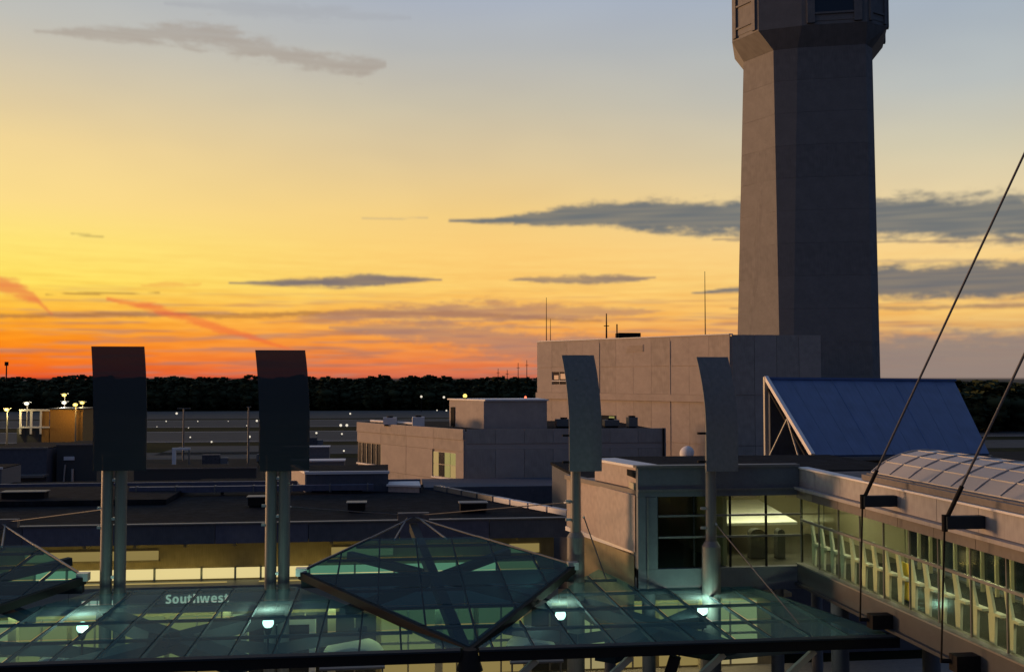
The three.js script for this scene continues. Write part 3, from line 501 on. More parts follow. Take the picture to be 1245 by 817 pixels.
// ---------------------------------------------------------------- roofs and yard behind the terminal, left
{
  const blk = (name, label, cat, x0, x1, y1, z0, z1, m, cap) => { const t = thing(name, label, cat, [(x0 + x1) / 2, 0, -(z0 + z1) / 2]); part('wall', bx(x0, x1, 0, y1, -z1, -z0), m, t); part('roof', bx(x0, x1, y1 + 0.01, y1 + 0.1, -z1, -z0 - 0.1), M.roofMembrane, t); part('roof_edge', bx(x0 - 0.12, x1 + 0.12, y1 + 0.005, y1 + 0.22, -z0 - 0.09, -z0 + 0.12), cap, t); return t; };
  const c1 = blk('concourse_building', 'long dark concourse with low roof behind the terminal', 'building', -62, -9, 8.2, 98, 122, M.navyWall, M.roofMembrane);
  for (let i = 0; i < 6; i++) part('roof_hump', (() => { const g = new THREE.CylinderGeometry(6, 6, 5.6, 20, 1, false, -0.65, 1.3); g.rotateZ(Math.PI / 2); g.rotateX(Math.PI / 2 * 0); g.scale(1, 0.5, 1); g.rotateX(-Math.PI / 2 * 0); g.translate(-55 + i * 8, 5.6, -110); return g; })(), M.roofMembrane, c1);
  for (let i = 0; i < 8; i++) part('window', bx(-60 + i * 6.3, -56 + i * 6.3, 3, 5.5, -98.02, -97.93), M.darkGlass, c1);
  const c2 = blk('service_shed', 'navy service shed with pale roof edge beyond the concourse', 'shed', -54.5, -46.3, 10.3, 148, 162, M.navyWall, M.greySteel);
  part('canopy_slab', bx(-51, -46, 6.6, 6.9, -148, -145.6), M.greySteel, c2);
  const c3 = blk('equipment_shed', 'dark brick equipment shed beside the navy service shed', 'shed', -45.6, -40.2, 10.6, 150, 160, M.interiorDark, M.bridgeBrown);
  part('vent', bx(-44.6, -43.2, 8.6, 9.1, -150.02, -149.8), M.whiteTrim, c3); part('pipe', rod(V(-44.6, 5, -149.8), V(-44.4, 8, -149.8), 0.12, 0.12, 6), M.galvanised, c3); part('pipe', rod(V(-43.4, 5.5, -149.8), V(-43.4, 7.4, -149.8), 0.2, 0.2, 6), M.galvanised, c3);
  blk('stair_tower', 'grey block with white roof edge at the concourse end', 'building', -46, -41.6, 10.1, 118, 124, M.bridgeGrey, M.whiteTrim);
  // low dark sheds and jet bridge roofs on the apron
  blk('apron_shed', 'long low dark shed on the apron left of the taxiways', 'shed', -46, -24, 3.2, 196, 206, M.interiorDark, M.bridgeBrown);
  blk('apron_shed', 'low dark shed with pink lit roof edge beside the wide dark panel pole', 'shed', -30, -17, 3.4, 165, 174, M.interiorDark, M.bridgeBrown);
  const jb = (label, x0, x1, z, y0, y1, red) => { const t = thing('jet_bridge', label, 'jet bridge', [x0, 0, -z]); part('tunnel', bx(x0, x1, y0, y1 - 0.1, -z - 1.5, -z + 1.5), M.bridgeGrey, t); part('roof_sheet', bx(x0 - 0.1, x1 + 0.1, y1 - 0.09, y1 + 0.12, -z - 1.65, -z + 1.65), M.whiteTrim, t); for (const x of [x0 + 1, x1 - 1]) part('leg', bx(x - 0.25, x + 0.25, 0, y0, -z - 0.3, -z + 0.3), M.darkSteel, t); if (red) part('end_band', bx(x0 - 0.3, x0, y0, y1 - 0.1, -z - 1.4, -z + 1.4), M.lampRed, t); return t; };
  jb('white roofed jet bridge just right of the second dark panel', -14.5, -6.2, 158, 4.4, 7.6);
  jb('grey jet bridge with pale roof nearest the low building', -9.5, -1.2, 132, 5, 8.2);
  jb('thin white roofed jet bridge out on the apron', -20, -11, 205, 4.2, 6.6);
  // orange lit hangar wall with white frame
  const h = thing('lit_hangar', 'small hangar with orange lit wall and white frame in the far yard', 'building', [-92, 0, -302]);
  part('wall', bx(-93.2, -84.4, 0, 11.3, -312, -300), M.orangeWall, h); part('roof', bx(-93.5, -84.1, 11.31, 11.6, -312.3, -299.7), M.towerDark, h);
  for (const x of [-101, -98.2, -95.6]) part('frame_post', bx(x - 0.25, x + 0.25, 4.5, 11.2, -300.3, -299.8), M.whiteTrim, h); part('frame_beam', bx(-101.3, -93.2, 10.9, 11.4, -300.35, -299.75), M.whiteTrim, h); part('frame_beam', bx(-101.3, -93.2, 6.2, 6.6, -300.35, -299.75), M.whiteTrim, h); part('door', bx(-95.3, -93.4, 0, 10.8, -300.1, -299.95), M.orangeWall, h); part('plinth', bx(-102, -93.3, 0, 6.1, -311, -300.4), M.interiorDark, h);
  const yl = (label, x, z, y, m, I, col, headW = 1.1) => {
    const t = thing('yard_light', label, 'light pole', [x, 0, z]);
    part('pole', rod(V(x, 0, z), V(x, y, z), 0.24, 0.16, 8), M.greySteel, t); part('arm', bx(x - headW, x + headW, y - 0.05, y + 0.15, z - 0.12, z + 0.12), M.greySteel, t);
    if (m) { part('lamp_head', new THREE.SphereGeometry(0.58, 12, 8).scale(1.15, 0.8, 1).translate(x, y - 0.3, z + 0.6), m, t); const p = new THREE.PointLight(new THREE.Color().setRGB(...col), I, 120, 2); p.position.set(x, y - 0.3, z + 1.7); p.castShadow = true; p.shadow.radius = 20; scene.add(p); }
    return t;
  };
  yl('tall pole with glaring yellow lamp at the yard edge', -104.5, -300, 11.6, M.lampYellow, 260, [1, 0.78, 0.3]);
  yl('pole with pale lamp head left of the white frame', -100.6, -304, 13.2, M.lampWhite, 60, [1, 0.9, 0.7]);
  yl('pole with twin lamps above the hangar roof', -93.8, -315, 15.4, M.lampYellow, 60, [1, 0.85, 0.5]);
  yl('shorter pole with white lamp at the hangar roof', -93.2, -313, 13.2, M.lampWhite, 60, [1, 0.95, 0.9]);
  yl('pole with yellow lamp right of the hangar roof lamps', -89, -316, 13.1, M.lampYellow, 60, [1, 0.82, 0.4]);
  yl('pole with amber lamp beside the orange lit wall', -85.3, -296.5, 13.0, M.lampYellow, 160, [1, 0.6, 0.15], 0.4);
  yl('tall unlit pole at the left edge of the first dark panel', -59.4, -222, 17.2, null);
  yl('tall unlit flood pole standing on the apron', -49, -258, 12.6, null, 0, 0, 1.6);
  yl('slim unlit pole at the left edge of the second dark panel', -31.2, -240, 13.4, null, 0, 0, 0.5);
  const by = thing('baggage_gantry', 'small white gantry on the apron below the flood pole', 'gantry', [-47, 0, -243]);
  part('beam', bx(-48.6, -44.6, 3.6, 4.1, -243.4, -242.8), M.white, by); part('post', bx(-48.6, -47.8, 0, 3.6, -243.4, -242.8), M.white, by); part('post', bx(-45, -44.7, 0, 3.6, -243.3, -242.9), M.greySteel, by);
  const truck = (x, z, turn, label) => {
    const t = thing('service_truck', label, 'truck', [x, 0, z]); t.rotation.y = turn;
    const P = (n, g, m, p = t) => { const o = shade(new THREE.Mesh(g, m)); o.name = n; p.add(o); return o; };
    P('box_body', bx(-2.6, 1.2, 0.7, 3.0, -1.1, 1.1), M.roofPale); const c = P('cab', prism([[1.3, -1], [2.9, -1], [2.9, 1], [1.3, 1]], 0.6, 2.3), M.bridgeGrey); P('windscreen', bx(2.9, 2.94, 1.5, 2.2, -0.9, 0.9), M.darkGlass, c); P('chassis', bx(-2.6, 2.9, 0.45, 0.6, -0.9, 0.9), M.darkSteel);
    for (const [wx, wz] of [[-1.7, -1], [-1.7, 1], [2.1, -1], [2.1, 1]]) P('wheel', rod(V(wx, 0.45, wz - 0.15), V(wx, 0.45, wz + 0.15), 0.45, 0.45, 12), M.darkSteel);
  };
  truck(-80, -268, 0.3, 'grey box truck parked below the orange lit hangar'); truck(-72, -262, 1.9, 'grey box truck parked nose on beside the hangar truck'); truck(-66.5, -270, 0.1, 'grey box truck parked by the tall unlit pole'); truck(-38, -236, 0.05, 'grey box truck parked beside the white gantry'); truck(-27, -246, 3.0, 'grey box truck parked by the slim unlit pole'); truck(-21, -300, 0.2, 'grey box truck driving on the far taxiway edge');
  // airfield lights
  const al = (x, z, s) => { const t = thing('taxiway_light', 'small glowing white light on a short stake beside the taxiways', 'airfield light', [x, 0, z], 'lights dotted along the taxiways'); part('stake', rod(V(x, 0, z), V(x, 0.7, z), 0.1, 0.08, 6), M.darkSteel, t); part('lamp', new THREE.SphereGeometry(s * 0.6, 10, 7).translate(x, 0.7 + s * 0.6, z), M.airLamp, t); };
  for (const [x, z, s] of [[-111, -565, 1.0], [-57, -466, 0.8], [-44, -341, 0.65], [-52, -317, 0.45], [-97, -471, 0.45], [-63, -343, 0.4], [-83, -469, 0.4], [-19, -553, 0.8], [-7, -428, 0.5], [-24, -362, 0.6], [-18, -416, 0.9], [-15.6, -416, 0.9], [-15, -356, 0.5], [-11, -274, 0.4], [-18, -278, 0.4], [35, -600, 0.8], [30, -610, 0.6], [-70, -470, 0.3], [-38, -430, 0.3], [-90, -420, 0.3], [-76, -410, 0.3], [-56, -425, 0.35]]) al(x, z, s);
  // lit poles in front of the trees
  const fl = (label, x, z, y, m) => { const t = thing('flood_mast', label, 'light mast', [x, 0, z]); part('pole', rod(V(x, 0, z), V(x, y, z), 0.3, 0.2, 6), M.darkSteel, t); part('lamp_head', new THREE.SphereGeometry(0.7, 10, 7).translate(x, y + 0.6, z + 0.6), m, t); part('bracket', bx(x - 1.2, x + 1.2, y - 0.2, y, z - 0.2, z + 0.2), M.darkSteel, t); };
  fl('white lamp on a mast before the dark woods, beside the other white lamp', 21, -620, 8.4, M.airLamp); fl('white lamp on a mast before the dark woods, near the penthouse', 34.6, -620, 8.0, M.airLamp); fl('red warning lamp on a mast before the woods at the pale block', 83, -610, 8.0, M.lampRed); fl('lone white lamp on a mast by the woods beyond the blue roof', 350, -600, 8, M.airLamp);
  // radio masts on the skyline
  for (const [x, h] of [[78.5, 27], [85, 26], [92.8, 31], [99, 33]]) { const t = thing('radio_mast', 'thin radio mast rising above the woods beside the pale block', 'mast', [x, 0, -720], 'radio masts on the skyline'); part('pole', rod(V(x, 0, -720), V(x, h, -720), 0.5, 0.2, 6), M.darkSteel, t); part('cross_arm', bx(x - 1.1, x + 1.1, h * 0.88, h * 0.88 + 0.3, -720.2, -719.8), M.darkSteel, t); }
  { const t = thing('radio_mast', 'lone radio mast with a blunt top above the far left woods', 'mast', [-252, 0, -720]); part('pole', rod(V(-252, 0, -720), V(-252, 29.5, -720), 0.6, 0.4, 6), M.darkSteel, t); part('head_box', bx(-253, -251, 28.4, 31, -720.8, -719.2), M.darkSteel, t); }
}

// ---------------------------------------------------------------- blue roofed lean-to
{
  const t = thing('blue_roof_building', 'sloping blue metal roof with open triangular steel end frame', 'building', [35, 0, -68]);
  const A = V(27.75, 19.95, -72), B = V(42.2, 19.8, -72), C = V(39.9, 15.0, -64), D = V(27.8, 15.0, -64);
  const n = 9;
  for (let i = 0; i < n; i++) { // standing seam sheets
    const f = i / n, g2 = (i + 1) / n - 0.0012, a = A.clone().lerp(B, f), b = A.clone().lerp(B, g2), c = D.clone().lerp(C, g2), d = D.clone().lerp(C, f), off = V(0, -0.12, -0.07), pos = [];
    const q = (p0, p1, p2, p3) => { for (const v of [p0, p1, p2, p0, p2, p3]) pos.push(...v.toArray()); };
    const lo = [a, b, c, d].map((v) => v.clone().add(off));
    q(a, d, c, b); q(lo[0], lo[1], lo[2], lo[3]); q(d, lo[3], lo[2], c); q(a, b, lo[1], lo[0]); q(a, lo[0], lo[3], d); q(b, c, lo[2], lo[1]);
    const g = new THREE.BufferGeometry(); g.setAttribute('position', new THREE.Float32BufferAttribute(pos, 3)); g.computeVertexNormals();
    const s = part('roof_sheet', uvm(g), M.blueRoof, t); if (i && i % 3 === 0) part('seam', bar(a.clone().add(V(0, 0.03, 0)), d.clone().add(V(0, 0.015, 0)), 0.03, 0.03), M.blueSeam, s);
  }
  part('ridge_cap', bar(V(27.6, 20.02, -72.05), V(42.3, 19.87, -72.05), 0.3, 0.16), M.blueSeam, t);
  part('rear_wall', bx(27.9, 42, 0, 19.6, -73.2, -72.2), M.navyWall, t);
  part('front_wall', bx(27.9, 39.7, 10, 14.6, -65.2, -64.6), M.interiorDark, t);
  part('eave_gutter', bx(27.7, 40, 14.66, 14.88, -64.2, -63.8), M.greySteel, t);
  part('post', bx(27.38, 27.66, 13.4, 20.1, -72.15, -71.87), M.galvanised, t);
  part('rafter', bar(V(27.55, 20.05, -72), V(27.55, 15.0, -63.9), 0.26, 0.3), M.whiteTrim, t);
  part('tie_beam', bar(V(27.52, 14.2, -72), V(27.52, 14.15, -63.9), 0.26, 0.3), M.whiteTrim, t);
  part('inner_rafter', bar(V(27.62, 19.2, -71.8), V(27.62, 14.5, -64.6), 0.12, 0.14), M.darkSteel, t);
  part('brace', bar(V(27.6, 14.4, -71.6), V(27.6, 17.2, -68.2), 0.1, 0.1), M.galvanised, t); part('brace', bar(V(27.6, 14.3, -66), V(27.6, 17.2, -68.2), 0.1, 0.1), M.galvanised, t);
}

// ---------------------------------------------------------------- pedestrian bridge
{
  const t = thing('pedestrian_bridge', 'glazed footbridge with lit interior and arched translucent roof', 'bridge', [20, 10, -31]);
  const Z0 = -48, Z1 = -14;
  part('floor', bx(20.1, 25.5, 10.5, 10.95, Z0, Z1), M.carpet, t);
  part('sill_beam', bx(19.75, 20.2, 10.22, 11.05, Z0 + 0.2, Z1), M.sillShaded, t);
  part('sill_beam', bx(25.4, 25.8, 10.22, 11.05, Z0, Z1), M.bridgeGrey, t);
  part('sill_cap', bx(19.68, 20.25, 11.06, 11.12, Z0 + 0.2, Z1), M.greySteel, t);
  part('bottom_flange', bx(19.6, 20.3, 10.08, 10.21, Z0 + 0.2, Z1), M.sillShaded, t);
  part('ceiling', bx(20.2, 25.4, 14.3, 14.5, Z0, Z1), M.ceilingSlat, t);
  part('roof_deck', bx(20.2, 25.4, 14.9, 15.45, Z0, Z1), M.roofPale, t);
  const n = 12;
  for (let i = 0; i < n; i++) {
    const a = Z0 + 2 + i * 32 / n + 0.012, b = Z0 + 2 + (i + 1) * 32 / n - 0.012;
    part('fascia_panel', bx(19.92, 20.22, 14.79, 15.62, a, b), M.bridgePanel, t); part('lower_fascia', bx(19.8, 20.2, 14.22, 14.62, a, b), M.bridgeBrown, t);
  }
  part('fascia_panel', bx(19.92, 20.22, 14.79, 15.62, Z0 + 0.1, Z0 + 1.98), M.bridgePanel, t); part('lower_fascia', bx(19.8, 20.2, 14.22, 14.62, Z0 + 0.1, Z0 + 1.98), M.bridgeBrown, t);
  part('ledge', bx(19.62, 20.2, 14.63, 14.77, Z0 + 0.1, Z1), M.bridgePanel, t); part('coping', bx(19.86, 20.4, 15.63, 15.7, Z0 + 0.1, Z1), M.whiteTrim, t);
  part('far_fascia', bx(25.42, 25.8, 14.2, 15.65, Z0, Z1), M.bridgePanel, t);
  // arched roof
  const vz0 = -41.4, vz1 = -14, cx = 22.9, hw = 2.45, rise = 0.9, y0 = 16.02, nb = 18, ns = 7, R = (hw * hw + rise * rise) / (2 * rise), ha = Math.asin(hw / R);
  const arc = (f) => { const a = -ha + 2 * ha * f; return [cx + R * Math.sin(a), y0 + rise - R + R * Math.cos(a)]; };
  part('vault_curb', bx(cx - hw - 0.25, cx - hw + 0.1, 15.46, 16.0, vz0 + 0.05, vz1), M.bridgeBrown, t); part('vault_curb', bx(cx + hw - 0.1, cx + hw + 0.25, 15.46, 16.0, vz0 + 0.05, vz1), M.bridgeBrown, t);
  part('gutter', bx(cx - hw - 0.45, cx - hw - 0.26, 15.72, 15.95, vz0, vz1), M.bridgeBrown, t);
  const dz = (vz1 - vz0) / nb;
  for (let b = 0; b < nb; b++) for (let s = 0; s < ns; s++) {
    const [xa, ya] = arc(s / ns + 0.006), [xb, yb] = arc((s + 1) / ns - 0.006);
    part('vault_pane', bar(V((xa + xb) / 2, (ya + yb) / 2, vz0 + b * dz + 0.05), V((xa + xb) / 2, (ya + yb) / 2, vz0 + (b + 1) * dz - 0.05), 0.001, 0.001).copy(slab(xa, ya, xb, yb, vz0 + b * dz + 0.05, vz0 + (b + 1) * dz - 0.05, 0.03)), M.vaultPane, t);
  }
  for (let b = 0; b <= nb; b++) { const pts = []; for (let s = 0; s <= 14; s++) { const [x, y] = arc(s / 14); pts.push(V(x, y + 0.03, vz0 + b * dz)); } const gs = []; for (let s = 0; s < 14; s++) gs.push(bar(pts[s], pts[s + 1], 0.05, 0.06)); part('vault_rib', gs, M.vaultRib, t); }
  for (let s = 0; s <= ns; s++) { const [x, y] = arc(s / ns); part('purlin', bar(V(x, y + 0.02, vz0), V(x, y + 0.02, vz1), 0.04, 0.05), M.vaultRib, t); }
  { const sh = new THREE.Shape(); for (let s = 0; s <= 14; s++) { const [x, y] = arc(s / 14); s ? sh.lineTo(x, y - 0.02) : sh.moveTo(x, y - 0.02); } sh.lineTo(cx + hw, 15.47); sh.lineTo(cx - hw, 15.47); const g = new THREE.ExtrudeGeometry(sh, { depth: 0.08, bevelEnabled: false }); g.translate(0, 0, vz0 - 0.1); part('vault_end', uvm(g), M.bridgePanel, t); }
  // side glazing, both sides
  const bay = 1.04, nB = Math.floor((Z1 - Z0) / bay);
  for (const [X, near] of [[20.02, true], [25.55, false]]) {
    for (let i = 0; i < nB; i += 2) { const a = Z0 + 0.1 + i * bay, b = a + bay * 2 - 0.04; part('upper_pane', bx(X, X + 0.02, 13.2, 14.2, a, b), wallGlass, t); part('lower_pane', bx(X, X + 0.02, 11.14, 13.1, a, b), wallGlass, t); }
    part('transom', bx(X - 0.06, X + 0.08, 13.1, 13.2, Z0 + 0.1, Z1), M.greySteel, t);
    for (let i = 0; i <= nB; i += 2) part('mullion', bx(X - 0.02, X + 0.06, 11.12, 14.22, Z0 + 0.06 + i * bay - 0.02, Z0 + 0.06 + i * bay + 0.02), M.greySteel, t);
  }
  // white tapered posts and handrail brackets inside the near glazing
  for (let i = 0; i < nB; i++) {
    const z = Z0 + 0.7 + i * bay;
    part('post', tapered(20.42, z, 10.96, 12.02, 0.4, 0.26), M.white, t);
    part('raking_post', rake(V(20.42, 12.1, z), V(20.42, 13.1, z - 0.26), 0.3, 0.18), M.white, t);
    part('rail_bracket', bx(20.34, 20.62, 12.03, 12.12, z - 0.1, z + 0.56), M.white, t);
    part('far_post', bx(25.1, 25.24, 10.96, 14.28, z - 0.05, z + 0.05), M.interiorTan, t);
  }
  part('handrail', rod(V(20.5, 11.98, Z0 + 0.4), V(20.5, 11.98, Z1), 0.025, 0.025, 6), M.greySteel, t);
  // ceiling light line
  for (let i = 0; i < 4; i++) {
    const z = Z0 + 4.4 + i * 8.2;
    part('ceiling_light', bx(22.55, 22.85, 14.2, 14.29, z - 3, z + 3), M.tubeLight, t);
    const l = new THREE.RectAreaLight(new THREE.Color().setRGB(1, 0.96, 0.58), 24, 0.3, 6); l.position.set(22.7, 14.17, z); l.rotation.x = -Math.PI / 2; l.castShadow = true; scene.add(l);
  }
  // cable brackets
  for (const z of [-38.35, -32.4]) { const b = part('bracket_arm', bx(18.55, 19.9, 14.98, 15.4, z - 0.16, z + 0.16), M.canopySteel, t, 'dark steel arm holding a stay cable'); part('clevis', rod(V(18.55, 15.45, z), V(18.55, 14.9, z), 0.1, 0.1, 8), M.darkSteel, b); const a = part('tie_anchor', bx(18.9, 19.74, 10.2, 10.75, z - 0.5, z), M.darkSteel, t); part('pin', rod(V(18.6, 10.5, z - 0.5), V(19.0, 10.5, z - 0.4), 0.08, 0.08, 8), M.darkSteel, a); }
  const bd = thing('yellow_board', 'bright yellow board standing on the footbridge floor behind the glass', 'board', [21.1, 10.95, -39.6]);
  part('board_face', bx(21.0, 21.08, 11.0, 12.5, -40.1, -39.3), M.yellowBoard, bd); part('foot', bx(20.9, 21.2, 10.96, 11.02, -40.1, -39.3), M.darkSteel, bd);
  // stays
  for (const [z, label] of [[-38.35, 'steel stay cable slanting up from the bracket nearer the link'], [-32.4, 'steel stay cable slanting up from the bracket farther from the link']]) {
    const c = thing('stay_cable', label, 'cable', [18.55, 10.5, z]);
    part('stay', rod(V(18.55, 15.2, z), V(25.6, 32.5, z + 3.3), 0.045, 0.045, 8), M.cable, c);
    part('tie_down', rod(V(18.55, 15.2, z), V(18.6, 10.5, z - 0.45), 0.035, 0.035, 8), M.darkSteel, c);
    part('turnbuckle', rod(V(18.62, 15.36, z + 0.03), V(19.05, 16.42, z + 0.24), 0.075, 0.075, 8), M.darkSteel, c);
    const m = thing('bridge_mast', z < -35 ? 'tall steel mast on the far side of the footbridge beside the link' : 'tall steel mast on the far side of the footbridge away from the link', 'mast', [26, 0, z + 3.3]);
    part('pole', rod(V(26.05, 0, z + 3.3), V(26.05, 33, z + 3.3), 0.22, 0.16, 12), M.greySteel, m); part('cap', rod(V(26.05, 33, z + 3.3), V(26.05, 33.3, z + 3.3), 0.24, 0.05, 12), M.greySteel, m); part('lug', bx(25.5, 25.9, 32.3, 32.7, z + 3.2, z + 3.4), M.darkSteel, m);
  }
  for (const z of [-45, -30, -16]) for (const X of [20.6, 25]) { const p = part('pier', rod(V(X, 0, z), V(X, 10.48, z), 0.4, 0.4, 14), M.bridgeGrey, t); part('pier_cap', bx(X - 0.6, X + 0.6, 10.1, 10.49, z - 0.6, z + 0.6), M.bridgeGrey, p); }
}
function slab(xa, ya, xb, yb, z0, z1, th) {
  const L = Math.hypot(xb - xa, yb - ya), g = new THREE.BoxGeometry(L, th, z1 - z0); g.rotateZ(Math.atan2(yb - ya, xb - xa)); g.translate((xa + xb) / 2, (ya + yb) / 2, (z0 + z1) / 2); return uvm(g);
}
function tapered(x, z, y0, y1, wTop, wBot) {
  const g = new THREE.BoxGeometry(0.1, y1 - y0, 1), p = g.attributes.position; for (let i = 0; i < p.count; i++) p.setZ(i, p.getZ(i) * (p.getY(i) > 0 ? wTop : wBot)); g.translate(x, (y0 + y1) / 2, z); g.computeVertexNormals(); return uvm(g);
}
function rake(a, b, w0, w1) {
  const g = new THREE.BoxGeometry(0.1, 1, 1), p = g.attributes.position; for (let i = 0; i < p.count; i++) { const up = p.getY(i) > 0, c = up ? b : a; p.setXYZ(i, c.x + p.getX(i), c.y, c.z + p.getZ(i) * (up ? w1 : w0)); } g.computeVertexNormals(); return uvm(g);
}

// ---------------------------------------------------------------- link building between bridge and terminal
{
  const t = thing('link_building', 'grey glazed link between the footbridge and the terminal', 'building', [16, 10, -50]);
  const zf = -47.8;
  part('fascia', bx(11.9, 19.9, 14.36, 15.72, zf - 0.4, zf), M.bridgeGrey, t); part('fascia_lip', bx(11.8, 19.9, 15.73, 15.85, zf - 0.5, zf + 0.1), M.greySteel, t); part('fascia_drip', bx(11.9, 19.9, 14.62, 14.72, zf, zf + 0.08), M.greySteel, t);
  part('roof', bx(11.9, 26, 15.2, 15.5, -58, zf - 0.42), M.roofMembrane, t);
  part('corner_column', bx(11.9, 12.85, 9.9, 14.34, zf - 0.9, zf), M.bridgeGrey, t); part('column_rib', bx(12.32, 12.4, 9.9, 14.34, zf, zf + 0.06), M.greySteel, t);
  part('base', bx(11.9, 20.1, 9.86, 10.95, zf - 0.3, zf + 0.02), M.bridgeGrey, t); part('floor', bx(11.9, 25.6, 10.5, 10.94, -57.9, zf - 0.32), M.floorTile, t);
  for (let i = 0; i < 4; i++) for (const [y0, y1] of [[10.99, 12.36], [12.48, 13.37], [13.49, 14.34]]) { const x0 = 12.9 + i * 1.8; part('pane', bx(x0 + 0.03, x0 + 1.77, y0, y1, zf - 0.2, zf - 0.18), wallGlass, t); }
  for (let i = 0; i <= 4; i++) part('mullion', bx(12.88 + i * 1.8 - 0.04, 12.88 + i * 1.8 + 0.04, 10.96, 14.35, zf - 0.25, zf - 0.12), M.darkSteel, t);
  for (const y of [12.42, 13.43]) part('transom', bx(12.9, 20.0, y - 0.045, y + 0.045, zf - 0.16, zf - 0.06), M.greySteel, t);
  part('partition', bx(16.2, 16.4, 10.96, 14.9, -57.4, zf - 0.4), M.interiorTan, t);
  part('back_wall', bx(12, 25.4, 10.96, 14.9, -57.8, -57.5), M.interiorTan, t); part('side_wall', bx(11.95, 12.2, 10.96, 14.9, -57.4, zf - 1), M.interiorTan, t); part('far_side_wall', bx(25.4, 25.6, 10.96, 14.9, -57.4, -48.1), M.interiorTan, t);
  part('ceiling', bx(16.4, 25.3, 14.6, 14.75, -57.4, zf - 0.42), M.interiorTan, t); part('ceiling', bx(12.2, 16.2, 14.6, 14.75, -57.4, zf - 0.42), M.interiorTan, t);
  for (let i = 0; i < 5; i++) part('wall_panel', bx(16.7 + i * 1.6, 18.1 + i * 1.6, 13.1, 14.4, -57.48, -57.4), i % 2 ? M.interiorTan : M.beigePanel, t);
  part('soffit_slab', bar(V(18.9, 13.0, -56.8), V(18.9, 12.5, -51.2), 4.6, 0.14), M.white, t);
  part('counter', bx(16.6, 17.5, 10.96, 12.2, -54, -52), M.interiorTan, t);
  for (const [x, y, z, w, d] of [[18.9, 14.55, -51, 3.6, 1], [22.5, 14.55, -52, 3, 1]]) { part('ceiling_light', bx(x - w / 2, x + w / 2, y - 0.03, y + 0.04, z - d / 2, z + d / 2), M.tubeLight, t); const l = new THREE.RectAreaLight(new THREE.Color().setRGB(1, 0.94, 0.68), 8, w, d); l.position.set(x, y - 0.06, z); l.rotation.x = -Math.PI / 2; l.castShadow = true; scene.add(l); }
  for (const [x, z, w] of [[18.6, -50.2, 0.75], [19.75, -50, 0.4]]) { const c = thing('upright_cabinet', w > 0.5 ? 'wide dark round topped cabinet behind the link glass' : 'narrow dark round topped cabinet behind the link glass', 'cabinet', [x, 10.95, z]); const s = new THREE.Shape(); s.moveTo(x - w / 2, 10.98); s.lineTo(x + w / 2, 10.98); s.lineTo(x + w / 2, 12.15); s.quadraticCurveTo(x + w / 2, 12.4, x, 12.42); s.quadraticCurveTo(x - w / 2, 12.4, x - w / 2, 12.15); const g = new THREE.ExtrudeGeometry(s, { depth: 0.5, bevelEnabled: false }); g.translate(0, 0, z - 0.25); part('casing', uvm(g), M.interiorDark, c); part('plinth', bx(x - w / 2, x + w / 2, 10.945, 10.975, z - 0.3, z + 0.3), M.darkSteel, c); }
  for (const [x, z] of [[12.6, -48.6], [19.4, -49.5], [12.6, -57.2], [24.8, -57.2]]) part('column', rod(V(x, 0, z), V(x, 10.48, z), 0.32, 0.32, 14), M.bridgeGrey, t);
  // pink lit siding wall
  const A = [12.35, -48.2], B = [10.2, -57], L = Math.hypot(2.15, 8.8), w = thing('siding_wall', 'pink sunset lit sided wall box at the link end', 'wall', [11.3, 11.6, -53]);
  part('core', prism([A, B, [11.85, -57], [11.85, -48.2]].map(([x, z]) => [Math.min(x, 11.85), z]), 11.7, 14.4), M.pinkSiding, w);
  const nS = 14; for (let i = 0; i < nS; i++) part('siding_board', wallBox(A, B, i * L / nS + 0.015, (i + 1) * L / nS - 0.015, 11.75, 14.35, 0.0, 0.1 + (i % 2) * 0.02), i % 4 === 1 ? M.beigePanelB : M.pinkSiding, w);
  part('base_trim', wallBox(A, B, 0, L, 11.5, 11.73, -0.1, 0.2), M.whiteTrim, w); part('top_trim', wallBox(A, B, 0, L, 14.37, 14.6, -0.2, 0.25), M.bridgeBrown, w);
  part('upper_box', wallBox(A, B, 0.6, 5.6, 14.62, 15.62, -1.2, 0.0), M.pinkSiding, w); part('upper_coping', wallBox(A, B, 0.5, 5.7, 15.63, 15.75, -1.25, 0.08), M.whiteTrim, w);
  part('lower_skirt', prism([[12.2, -48.4], [10.4, -56.8], [11.85, -56.8], [11.85, -48.4]].map(([x, z]) => [Math.min(x, 11.85), z]), 7, 11.48), M.tanWall, w);
  const ds = thing('satellite_dish', 'small pale dish on the link roof against the pale block', 'dish', [23.6, 12, -78]);
  part('reflector', (() => { const g = new THREE.SphereGeometry(0.75, 18, 8, 0, 6.283, 0, 0.9); g.rotateX(1.2); g.rotateY(-0.6); g.translate(23.6, 14.0, -78.4); return g; })(), M.whiteTrim, ds); part('mast', rod(V(23.8, 10, -78.6), V(23.8, 14, -78.6), 0.08, 0.08, 8), M.darkSteel, ds); part('feed_arm', bar(V(23.6, 13.5, -78.2), V(23.2, 13.9, -77.3), 0.05), M.darkSteel, ds);
  const lr = thing('rear_roof', 'dark flat roof block behind the link glazing', 'building', [20, 0, -72]); part('wall', bx(13, 27, 0, 13.2, -80, -70.5), M.navyWall, lr); part('roof_sheet', bx(12.9, 27.1, 13.21, 13.4, -80.1, -66), M.roofMembrane, lr);
}

